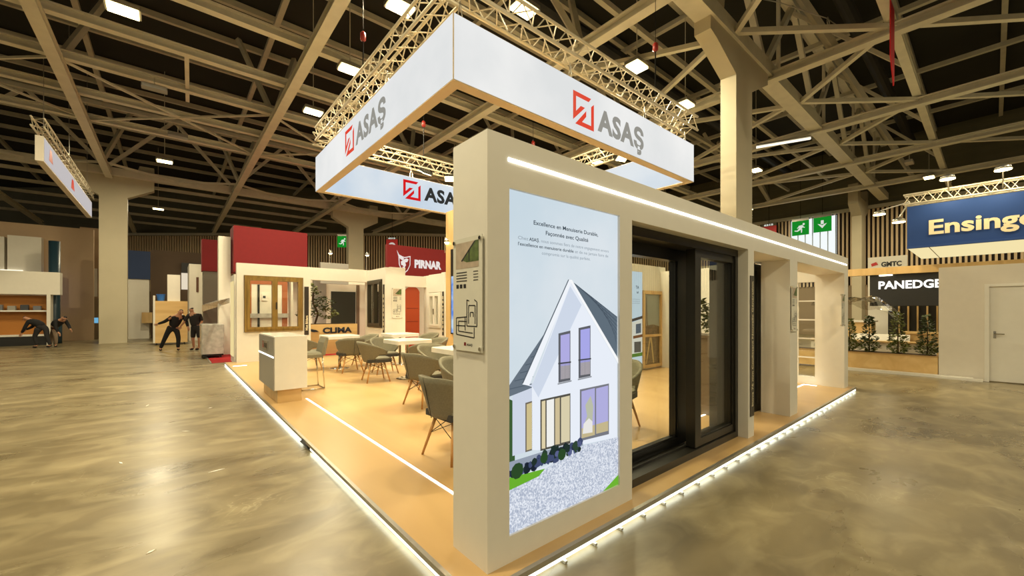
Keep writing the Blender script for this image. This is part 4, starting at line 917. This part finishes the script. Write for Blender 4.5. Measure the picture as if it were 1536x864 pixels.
MB().lathe([(.26, 0), (.26, .9)], (-4.35, 29.6, 0), 18).build('stand', mat('teal_roll', (0,0,0)), bc, True)
# left hanging fascia
lf = thing('left_hanging_sign', (-2.2, 17.5, 5.0), 'slanted white hanging fascia with red marks at the upper left', 'sign')
MB().box(-2.86, -2.7, 17.0, 26.0, 5.75, 6.45).build('body', WHITEP, lf)
MB().poly([(-2.695, 17.05, 5.78), (-2.695, 25.95, 5.78), (-2.695, 25.95, 6.42), (-2.695, 17.05, 6.42)]).build('face', emi('left_fascia_lit', (214, 208, 208), .8), lf, fix=False)
for y in (17.5, 21.3, 25.4): MB().tube((-2.78, y, 6.45), (-2.78, y, 6.66), .01, n=6).tube((-2.78, y, 6.88), (-2.78, y, 11.9), .008, n=6).build('hanger', ALU, lf)
for y, k in ((17.6, 1), (21.0, 1.3)):
    MB().prism([(-2.692, y, 5.95), (-2.692, y+.5*k, 5.95), (-2.692, y+.35*k, 6.3), (-2.692, y+.12*k, 6.3)], (.004,0,0)).build('red_mark', REDI, lf)
truss((-2.78, 16.8), (-2.78, 26.2), 6.64, 6.88, .12, 'aluminium truss carrying the left white fascia', 16, 'left truss')

# ================================================================== NEIGHBOURS ON THE RIGHT
ww = thing('white_stand_wall', (14.2, -.5, 0), 'plain white stand wall with a door at the right edge', 'stand wall')
box('wall', WHITEP, ww, 14.1, 14.25, .1, .845, 0, 2.63); box('wall', WHITEP, ww, 14.1, 14.25, -2.2, -.86, 0, 2.63); box('wall', WHITEP, ww, 14.1, 14.25, -.86, .1, 2.18, 2.63)
dr = MB().box(14.12, 14.17, -.82, .06, .02, 2.14).build('door', mat('door_white', (224, 220, 208), .4), ww)
MB().box(14.08, 14.2, .06, .13, 0, 2.2).box(14.08, 14.2, -.89, -.82, 0, 2.2).box(14.08, 14.2, -.82, .06, 2.14, 2.2).build('door_frame', WHITE, ww)
MB().tube((14.12, -.02, 1.08), (14.05, -.02, 1.08), .014, n=8).tube((14.055, -.01, 1.08), (14.055, -.16, 1.08), .012, n=8).build('door_handle', CHROME, dr)
box('lock_plate', CHROME, dr, 14.11, 14.12, -.04, 0, .98, 1.14)
sk = thing('white_floor_trim', (14.0, 1.8, 0), 'white kerb board lying along the foot of the planter and wall', 'trim board')
box('board', WHITE, sk, 13.95, 14.07, .3, 2.9, 0, .07); box('end_piece', WHITE, sk, 13.9, 13.98, .15, .9, 0, .05)
pn = thing('long_wood_planter', (14.3, 1.7, 0), 'long low wooden planter in front of the black lettered stand', 'planter')
box('box', TAN, pn, 14.1, 14.5, .86, 4.4, .05, .47); box('rim', mat('planter_rim', (176, 140, 86), .5), pn, 14.09, 14.51, .85, 4.41, .47, .5); box('soil', BARK, pn, 14.13, 14.47, .9, 4.37, .5, .51)
for j, (y, h, l) in enumerate(((1.05, .92, 'bushy green shrub in the planter next to the white wall'), (1.58, 1.0, 'tallest conical shrub in the middle of the long planter'), (2.14, .9, 'conical shrub left of the middle one in the long planter'), (2.55, .8, 'shrub at the planter end beside the stand corner post'), (3.1, .85, 'shrub further left in the long planter, behind the stand post'))):
    s_ = thing('planter_shrub', (14.3, y, .5), l, 'shrub', 'shrubs in the long planter')
    MB().tube((14.3, y, .5), (14.3, y, .5+h*.8), .018, .008).build('stem', BARK, s_)
    leaves('foliage', s_, (14.3, y, .55), .2, h, 420, .085, LEAF if j % 2 else LEAF2, 'cone', 30+j); leaves('lower_leaves', s_, (14.3, y, .48), .2, .35, 200, .08, LEAF, 'ball', 50+j)
# black lettered stand
bk = thing('black_lettered_stand', (17.2, 1.8, 0), 'black stand fascia with glowing white PANEDGE lettering', 'sign')
box('fascia', DARK, bk, 17.0, 17.2, -1.2, 2.53, 1.75, 2.72)
text('PANEDGE', emi('letter_glow', (255, 250, 240), 1.6), bk, (17.0, 2.32, 2.28), (0,-1,0), (0,0,1), .24, 1.37, .03, .02)
box('wood_beam', OAK, bk, 16.9, 17.1, -1.2, 4.2, 2.72, 2.94); box('back_wall', BLACK2, bk, 18.6, 18.8, -1.5, 2.3, 0, 2.7)
for j in range(5): box('slat', OAK, bk, 18.5, 18.6, 2.0-.22*j, 2.04-.22*j, .8, 1.75)
box('blue_panel', NAVY, bk, 18.48, 18.6, .4, 1.0, .6, 1.7); box('ceiling_lamp', LAMPN, bk, 16.95, 17.0, 2.0, 2.3, 2.68, 2.715)
box('light_panel', emi('warm_panel2', (250, 232, 180), 1.0), bk, 18.4, 18.6, 2.2, 2.45, 1.6, 2.1)
gm = thing('white_name_board', (20, 2.5, 2.95), 'small white board with GMTC lettering above the wooden beam', 'sign')
box('board', WHITE, gm, 20.0, 20.1, 1.97, 3.03, 3.0, 3.58); text('GMTC', PRINTK, gm, (20.0, 2.66, 3.22), (0,-1,0), (0,0,1), .17, .55, .05, .006)
MB().prism([(19.99, 2.92, 3.24), (19.99, 2.74, 3.30), (19.99, 2.80, 3.40), (19.99, 2.94, 3.34)], (.004,0,0)).build('emblem', REDI, gm)
box('support', WHITE, gm, 20.02, 20.1, 1.97, 3.03, 0.02, 3.0)
# furniture behind the planter
bt = thing('display_box', (16.2, 1.3, 0), 'pale wood display plinth behind the tallest planter shrub', 'plinth')
box('box', OAK, bt, 15.9, 16.5, .95, 1.6, 0, .95); box('top', OAK, bt, 15.86, 16.54, .9, 1.65, .95, 1.0)
bt2 = thing('wood_cabinet', (16.0, 2.9, 0), 'low wooden cabinet under the plastic film near the stand corner', 'cabinet')
box('body', OAK, bt2, 16.0, 16.7, 2.35, 3.6, 0, 1.25); box('top', WHITE, bt2, 15.95, 16.75, 2.3, 3.65, 1.25, 1.3)
for k in range(3):
    y = 1.7+.44*k; c = thing('white_shell_chair', (15.6, y, 0), ('white shell chair behind the planter, nearest the white wall','middle one of the white shell chairs behind the planter','white shell chair behind the planter, nearest the stand post')[k], 'chair', 'white shell chairs')
    MB().prism([(15.4, y-.2, .45), (15.75, y-.2, .43), (15.85, y-.2, .9), (15.82, y-.2, .92), (15.7, y-.2, .5), (15.4, y-.2, .49)], (0, .4, 0)).build('shell', WHITE2, c)
    for dx in (.05, .33):
        for dy in (-.16, .16): MB().tube((15.42+dx, y+dy, .45), (15.42+dx, y+dy, 0), .012, n=6).build('leg', CHROME, c)
lw = thing('low_cream_counter', (15.1, 1.8, 0), 'low cream counter with pale top right behind the planter shrubs', 'counter')
box('body', PLASTER, lw, 15.0, 15.3, .95, 3.6, 0, .72); box('top', OAK, lw, 14.95, 15.33, .9, 3.65, .72, .76)
pf2 = thing('plastic_cover', (16, 3, 1.3), 'crumpled clear plastic film thrown over the wooden cabinet', 'plastic film')
mb = MB(); N = 16; rr = random.Random(5); g = {}
for i in range(N+1):
    for j in range(N+1):
        y = 1.7 + 2.1*i/N; x = 15.85+1.0*j/N; z = 1.95 + .08*math.sin(i*.9)*math.cos(j*.8) + rr.uniform(-.03, .03) - (.5*max(0, (.25-i/N)/.25)) - .25*max(0, (.2-j/N)/.2); g[i, j] = (x, y, z)
mb.add([g[i, j] for i in range(N+1) for j in range(N+1)], [(i*(N+1)+j, (i+1)*(N+1)+j, (i+1)*(N+1)+j+1, i*(N+1)+j+1) for i in range(N) for j in range(N)])
CLEARF = glass('clear_film', (.82, .80, .76), 1.5, .1); mb.build('film', CLEARF, pf2, True)
# blue hanging sign
en = thing('blue_hanging_sign', (17, 0, 3.3), 'blue hanging sign with cream Ensinger lettering and glowing underside', 'sign')
box('blue_face', BLUE, en, 15.5, 15.56, -3.4, 1.53, 3.3, 4.45)
GLOW = emi('glow_fabric', (250, 232, 176), .95)
box('side_fabric', GLOW, en, 15.56, 18.8, 1.46, 1.52, 3.3, 4.45); box('underside', GLOW, en, 15.56, 18.8, -3.4, 1.46, 3.30, 3.33); box('side_fabric', GLOW, en, 18.8, 18.86, -3.4, 1.52, 3.3, 4.45)
for y in (1.1, -.7): box('seam', mat('seam', (150, 120, 70), .6), en, 15.56, 18.8, y, y+.015, 3.294, 3.3)
box('lower_rail', mat('blue_rail', (30, 70, 140), .5), en, 15.46, 15.5, -3.4, 1.53, 3.3, 3.36)
text('Ensinger', CREAM, en, (15.5, 1.11, 3.64), (0,-1,0), (0,0,1), .38, 2.05, .03, .02)
truss((15.6, 1.6), (15.6, -3.4), 4.52, 4.78, .13, 'aluminium truss above the blue hanging sign', 16, 'right truss')
for j, (x, y, z, l) in enumerate(((15.1, .75, 4.95, 'round lamp above the blue sign, left one'), (15.1, -.15, 4.95, 'round lamp above the blue sign, right one'), (16.6, 2.25, 4.55, 'upper round lamp at the left end of the blue sign'), (16.0, 1.75, 4.15, 'lower round lamp at the left end of the blue sign'))):
    t = thing('round_lamp', (x, y, z), l, 'lamp', 'lamps at the blue sign')
    MB().lathe([(.04, .12), (.12, .08), (.15, 0)], (x, y, z), 18).build('housing', ALU, t, True); MB().lathe([(.14, -.02), (.14, 0)], (x, y, z), 18).build('lens', LAMP, t)
    MB().bar((x, y, z+.1), (15.6, min(y, 1.5), 4.6), .025).build('arm', ALU, t)
    lamp('AREA', 'round_light', (x, y, z-.04), aim((x, y, z), (15.5 if j < 2 else x, y-.1, 3.6)), 18, (1, .82, .5), t, (.24, .24))
# safety signs and lit window on the right wall
GREEN = emi('sign_green', (24, 140, 40), .9); SIGNWH = emi('sign_white', (226, 232, 220), .9)
def exit_sign(c, xd, wdt, hgt, label, kind, frame=True):
    t = thing('exit_sign', c, label, 'safety sign'); o = Vector(c); xd = Vector(xd); U = Vector((0,0,1)); N = xd.cross(U)
    def q(a, b, d=0): return o + xd*(a*wdt) + U*(b*hgt) + N*d
    MB().prism([q(-.5,-.5), q(.5,-.5), q(.5,.5), q(-.5,.5)], N*.06).build('panel', GREEN if kind != 'hose' else mat('sign_red', (190, 20, 24), .5), t)
    MB().prism([q(-.5,.5), q(.5,.5), q(.5,.66), q(-.5,.66)], N*.08).build('top_bar', ALU if kind != 'hose' else CLAD, t)
    def sh(pts, nm='symbol'): MB().poly([q(a,b,.066) for a, b in pts]).build(nm, SIGNWH, t, fix=False)
    if kind == 'man':
        sh([(.2+.07*math.cos(k), .25+.08*math.sin(k)) for k in [i*math.pi/4 for i in range(8)]]); sh([(-.1,.16),(.12,.2),(.2,.08),(.08,-.06),(.0,-.14),(-.08,-.06)])
        sh([(-.08,-.02),(.02,-.14),(-.16,-.24),(-.34,-.2),(-.34,-.14),(-.18,-.16)]); sh([(.04,-.06),(.12,-.1),(.1,-.34),(.04,-.34)]); sh([(.12,.12),(.28,.02),(.25,-.02),(.1,.04)]); sh([(-.08,.14),(-.2,.0),(-.16,-.03),(-.04,.08)])
    elif kind == 'arrow': sh([(-.08,.28),(.08,.28),(.08,.02),(-.08,.02)]); sh([(-.26,.06),(0,-.26),(.26,.06),(.12,.02),(0,-.06),(-.12,.02)])
    else:
        for r1 in (.32, .24, .16, .08):
            ring = [(r1*math.cos(k*math.pi/12), r1*math.sin(k*math.pi/12)-.1) for k in range(24)]; r2 = r1-.05
            inn = [(r2*math.cos(k*math.pi/12), r2*math.sin(k*math.pi/12)-.1) for k in range(24)]
            MB().add([q(*p, .066) for p in ring+inn], [(k, (k+1) % 24, 24+(k+1) % 24, 24+k) for k in range(24)]).build('symbol', SIGNWH, t, fix=False)
        text('6215', SIGNWH, t, q(-.3,.53), xd, U, .12*hgt, .6*wdt, .04, .085)
    MB().tube(q(0,.66), (o.x, o.y, 11.9), .014, n=6).build('hanger', WIRE, t)
    return t
exit_sign((32.4, 8.35, 7.15), (0,-1,0), .95, .95, 'green running man exit sign in front of the bright window', 'man')
exit_sign((32.4, 7.15, 7.2), (0,-1,0), .95, .95, 'green down arrow exit sign in front of the bright window', 'arrow')
exit_sign((32.3, 10.2, 7.05), (0,-1,0), .95, 1.0, 'red fire hose sign above the light line of the stand', 'hose')
exit_sign((9.0, 28.6, 6.3), (.765,-.644,0), .72, .75, 'green running man sign left of the middle hall column', 'man')
exit_sign((11.9, 27.2, 6.2), (.765,-.644,0), .8, .8, 'red hose sign above the left end of the red crest sign', 'hose')
bw = thing('window_1', (32.85, 7.8, 4), 'bright translucent window in the batten wall', None); bw['kind'] = 'structure'
box('glazing', emi('daylight_glazing', (240, 246, 246), 1.05), bw, 32.72, 32.78, 6.5, 9.0, 3.6, 7.75)
for j in range(7): box('mullion', mat('mullion_grey', (150, 165, 170), .5), bw, 32.66, 32.72, 6.5+.41*j, 6.54+.41*j, 3.6, 7.75)
# tube light on roof steel, red pennant, misc ceiling fittings
tl = thing('ceiling_tube_light', (17, 4.6, 8.0), 'thin white tube light under the roof steel right of the forked column', 'lamp')
MB().bar((17.3, 5.9, 7.9), (17.9, 4.3, 7.9), .1, .05).build('tube', emi('tube_white', (240, 232, 210), 1.6), tl); MB().bar((17.3, 5.9, 7.97), (17.9, 4.3, 7.97), .16, .06).build('tray', ALU, tl)
rb_ = thing('red_pennant', (12.2, 1.2, 7.4), 'narrow red hanging pennant at the top right', 'banner')
MB().prism([(11.85, 1.42, 8.3), (12.35, 1.42, 8.3), (12.35, 1.42, 6.75), (12.3, 1.42, 6.6), (11.85, 1.42, 7.1)], (.0, .02, 0)).build('cloth', mat('pennant_red', (196, 22, 34), .6), rb_)
MB().bar((11.8, 1.43, 8.32), (12.4, 1.43, 8.32), .03).build('rod', ALU, rb_)
for j, (x, y, l) in enumerate(((-.35, 15.3, 'flat grey speaker box under the roof at the upper left'), (.2, 18.9, 'small round sensor box under the roof steel at left'), (24.0, 2.3, 'small white box fixed to the roof tie at the right'))):
    t = thing('ceiling_box', (x, y, 7.9), l, 'fixture'); MB().bbox(x-.28, x+.28, y-.13, y+.13, 7.85, 7.97, .02).build('box', ALU, t); MB().bar((x, y, 7.97), (x, y, 8.2), .03).build('bracket', STEEL2, t)

# ================================================================== PEOPLE (far, at work)
def skin(name, verts, edges, m, parent, sub=1):
    names = list(verts); me = bpy.data.meshes.new(name)
    me.from_pydata([verts[k][0] for k in names], [(names.index(a), names.index(b)) for a, b in edges], [])
    o = bpy.data.objects.new(name, me); COL.objects.link(o)
    o.modifiers.new('skin', 'SKIN'); sv = me.skin_vertices[0].data
    for i, k in enumerate(names): r_ = verts[k][1]; sv[i].radius = (r_, r_) if not isinstance(r_, tuple) else r_; sv[i].use_root = (i == 0)
    s = o.modifiers.new('sub', 'SUBSURF'); s.levels = sub; s.render_levels = sub
    dg = bpy.context.evaluated_depsgraph_get(); dg.update()
    nm = bpy.data.meshes.new_from_object(o.evaluated_get(dg)); bpy.data.objects.remove(o); nm.name = name
    nm.materials.clear(); nm.materials.append(m)
    for p in nm.polygons: p.use_smooth = True
    ob = bpy.data.objects.new(name, nm); COL.objects.link(ob); ob.parent = parent
    return ob
def person(loc, rz, J, label, top, legs, shorts=False, sleeves=True):
    """J: joint positions in the person's own frame (x right in view, y away, z up)."""
    t = thing('person', loc, label, 'person', 'people at work'); t.rotation_euler.z = rz
    r = dict(pelvis=.125, waist=.115, chest=.14, neck=.055, skull=.085, crown=.07, shL=.06, elL=.045, wrL=.032, paL=.035, shR=.06, elR=.045, wrR=.032, paR=.035, hipL=.085, knL=.06, anL=.042, toL=.035, hipR=.085, knR=.06, anR=.042, toR=.035)
    V = {k: (J[k], r[k]) for k in r}
    E_ = [('pelvis','waist'),('waist','chest'),('chest','neck'),('neck','skull'),('skull','crown')]
    for s in 'LR':
        E_ += [('chest','sh'+s),('sh'+s,'el'+s),('el'+s,'wr'+s),('wr'+s,'pa'+s),('pelvis','hip'+s),('hip'+s,'kn'+s),('kn'+s,'an'+s),('an'+s,'to'+s)]
        w_, p_ = Vector(J['wr'+s]), Vector(J['pa'+s]); d = (p_-w_).normalized(); a = d.cross(Vector((0,1,.3))).normalized()
        for q, (off, ln, back) in enumerate(((-.03,.085,0),(-.01,.10,0),(.01,.095,0),(.03,.075,0),(.045,.06,.05))):
            b0 = p_ + a*off - d*back; V['f%s%da' % (s, q)] = (tuple(b0+d*ln*.5+a*(off*.3)), .009); V['f%s%db' % (s, q)] = (tuple(b0+d*ln+a*(off*.3)+Vector((0,0,-.015))), .008)
            E_ += [('pa'+s, 'f%s%da' % (s, q)), ('f%s%da' % (s, q), 'f%s%db' % (s, q))]
    skin('body', V, E_, SKIN, t)
    g = .018
    sv_ = {k: (J[k], r[k]+(.045 if k == 'waist' else g)) for k in ('waist','chest','shL','elL','shR','elR')}; sv_['hem'] = (tuple(Vector(J['pelvis']).lerp(Vector(J['waist']), -.15)), .165); sv_['col'] = (tuple(Vector(J['chest']).lerp(Vector(J['neck']), .6)), .075)
    se = [('hem','waist'),('waist','chest'),('chest','col'),('chest','shL'),('chest','shR'),('shL','elL'),('shR','elR')]
    if sleeves:
        for s in 'LR': sv_['wr'+s] = (J['wr'+s], .045); se.append(('el'+s, 'wr'+s))
    skin('shirt', {'chest': sv_['chest'], **{k: v for k, v in sv_.items() if k != 'chest'}}, se, top, t)
    tv = {'pelvis': (J['pelvis'], .15), 'band': (tuple(Vector(J['pelvis']).lerp(Vector(J['waist']), .75)), .14)}; te = [('pelvis', 'band')]
    for s in 'LR':
        tv['hip'+s] = (J['hip'+s], .105); tv['kn'+s] = (J['kn'+s], .08); te += [('pelvis','hip'+s),('hip'+s,'kn'+s)]
        if not shorts: tv['an'+s] = (J['an'+s], .062); te.append(('kn'+s, 'an'+s))
    skin('trousers', tv, te, legs, t)
    for s in 'LR':
        a, b = Vector(J['an'+s]), Vector(J['to'+s]); skin('shoe', {'a': (tuple(a+Vector((0,0,-.045))), .055), 'm': (tuple(a.lerp(b, .6)+Vector((0,0,-.012))), .05), 'b': (tuple(b), .04)}, [('a','m'),('m','b')], CLOTH_B, t)
    sk_, cr_ = Vector(J['skull']), Vector(J['crown']); ax = (cr_-sk_).normalized()
    fd = Vector(J.get('face', (0,-1,0))).normalized()
    skin('hair', {'a': (tuple(sk_+ax*.02-fd*.035), .082), 'b': (tuple(cr_+ax*.012-fd*.012), .078)}, [('a','b')], HAIR, t)
    n0 = sk_+fd*.10; MB().tube(tuple(n0), tuple(n0+fd*.03), .016, .01, 8).build('nose', SKIN, None).parent = t
    sd_ = fd.cross(ax).normalized()
    for s in (-1, 1):
        MB().lathe([(.004,-.008),(.010,0),(.004,.008)], tuple(sk_+fd*.09+ax*.03+sd_*(s*.033)), 8).build('eye', PRINTK, None).parent = t
        MB().lathe([(.006,-.025),(.016,0),(.006,.025)], tuple(sk_+sd_*(s*.09)), 8).build('ear', SKIN, None).parent = t
    MB().tube(tuple(sk_+fd*.088-ax*.045-sd_*.025), tuple(sk_+fd*.088-ax*.045+sd_*.025), .007, n=6).build('mouth', mat('lips', (130, 70, 60), .6), None).parent = t
    return t
RZ = -math.radians(40.1)
stride = dict(pelvis=(.02,0,.92), waist=(.1,-.02,1.08), chest=(.24,-.05,1.30), neck=(.34,-.07,1.46), skull=(.42,-.1,1.54), crown=(.47,-.11,1.62), face=(.7,-.6,-.2),
    shL=(.14,-.2,1.34), elL=(-.1,-.26,1.16), wrL=(-.36,-.24,1.08), paL=(-.43,-.24,1.06), shR=(.34,.14,1.36), elR=(.5,.1,1.12), wrR=(.62,.0,.95), paR=(.66,-.02,.88),
    hipL=(-.06,-.08,.86), knL=(-.22,-.1,.48), anL=(-.42,-.06,.1), toL=(-.32,-.16,.045), hipR=(.1,.08,.86), knR=(.2,.06,.48), anR=(.16,.08,.1), toR=(.26,0,.045))
person((.05, 21.1, 0), RZ, stride, 'person in black bending mid-stride with one arm out, in front of the tan crate', CLOTH_B, CLOTH_B)
stand_p = dict(pelvis=(0,0,.94), waist=(-.03,0,1.1), chest=(-.08,0,1.36), neck=(-.12,-.02,1.52), skull=(-.15,-.05,1.62), crown=(-.15,-.06,1.71), face=(-.8,-.5,-.1),
    shL=(-.2,-.12,1.42), elL=(-.3,-.2,1.16), wrL=(-.42,-.22,1.0), paL=(-.46,-.22,.93), shR=(.1,.1,1.42), elR=(.14,.14,1.16), wrR=(.1,.0,.96), paR=(.08,-.03,.89),
    hipL=(-.09,0,.88), knL=(-.08,-.05,.48), anL=(-.1,.02,.1), toL=(-.16,-.12,.045), hipR=(.09,0,.88), knR=(.16,-.02,.48), anR=(.1,.04,.1), toR=(.04,-.1,.045))
person((.78, 20.8, 0), RZ, stand_p, 'person in black top and shorts with bare calves beside the striding person', CLOTH_D, CLOTH_D, True, False)
bend = dict(pelvis=(.12,0,.9), waist=(0,-.02,1.02), chest=(-.22,-.06,1.16), neck=(-.38,-.08,1.24), skull=(-.47,-.12,1.27), crown=(-.55,-.13,1.29), face=(-.4,-.4,-.8),
    shL=(-.22,-.24,1.12), elL=(-.3,-.3,.86), wrL=(-.42,-.3,.66), paL=(-.46,-.3,.59), shR=(-.28,.12,1.14), elR=(-.45,.1,.9), wrR=(-.6,.0,.78), paR=(-.66,-.02,.74),
    hipL=(.04,-.08,.84), knL=(-.1,-.12,.48), anL=(-.04,-.06,.1), toL=(-.14,-.16,.045), hipR=(.18,.08,.84), knR=(.26,.04,.46), anR=(.36,.08,.1), toR=(.26,0,.045))
person((-4.3, 26.4, 0), RZ, bend, 'bending person in black top and dark trousers before the orange shelf', CLOTH_B, CLOTH_D)
bend2 = {k: ((-v[0], v[1], v[2]) if k != 'face' else (-v[0], v[1], v[2])) for k, v in bend.items()}
swap = {}
for k, v in bend2.items(): swap[(k[:-1]+'R') if k.endswith('L') and len(k) > 1 and k not in ('skull',) else (k[:-1]+'L') if k.endswith('R') else k] = v
person((-3.85, 26.6, 0), RZ, swap, 'bending person in black top and taupe trousers next to the teal roll', CLOTH_B, CLOTH_G)

# ------------------------------------------------------------------ scraps on the concrete
SC = mat('paper_scrap', (236, 232, 220), .7)
for j, (x, y, a) in enumerate(((-1.15, 4.2, .3), (-1.3, 3.5, 1.2), (-1.45, 3.45, 2.2), (-.1, 3.6, .6), (-.4, 5.9, 1.9), (.35, 5.0, .2), (-1.9, 4.9, 1.0), (.15, 6.9, 2.6), (-.3, 9.2, 1.3), (.5, 8.3, .5))):
    d = Vector((math.cos(a), math.sin(a), 0)); s_ = Vector((-d.y, d.x, 0)); p = Vector((x, y, 0)); L_ = .03+.02*(j % 3)
    o = thing('floor_scrap', (x, y, 0), 'tiny pale paper scrap lying on the open concrete floor', 'scrap', 'paper scraps on the concrete')
    MB().prism([p-d*L_, p+s_*.012, p+d*L_, p-s_*.01], (0, 0, .004)).build('paper', SC, o)

for x, y, z, l in ((4.95, 17.3, 3.95, 'small bright spot lamp above the rear partition, left one'), (6.45, 17.3, 4.0, 'small bright spot lamp above the rear partition, right one'), (5.98, 9.95, 3.55, 'small spot lamp at the corner of the oak storage tower')):
    t = thing('spot_lamp', (x, y, z), l, 'lamp', 'small spot lamps')
    MB().lathe([(.02, .1), (.07, .06), (.08, -.02)], (x, y, z), 14).build('shade', ALU, t, True); MB().lathe([(.03, -.07), (.075, -.03), (.075, -.02)], (x, y, z), 14).build('bulb', LAMP, t, True)
    MB().tube((x, y, z+.08), (x, y+.1, z+.12), .012, n=6).tube((x, y+.1, z+.12), (x, y+.12, 3.3 if y > 12 else z-.3), .012, n=6).build('arm', ALU, t)
cc = thing('loose_cable', (11.5, 2.6, 8.2), 'thin pale cable with a loose coil strung beside the forked column', 'cable')
MB().path([(9.6, 4.0, 8.9), (10.8, 3.2, 8.75), (12.2, 2.6, 8.7), (12.9, 2.5, 8.75)], .012, 6).path([(12.3+.12*math.cos(k*.7), 2.6, 8.62+.1*math.sin(k*.7)+.004*k) for k in range(20)], .01, 5).build('cable', ALU, cc)
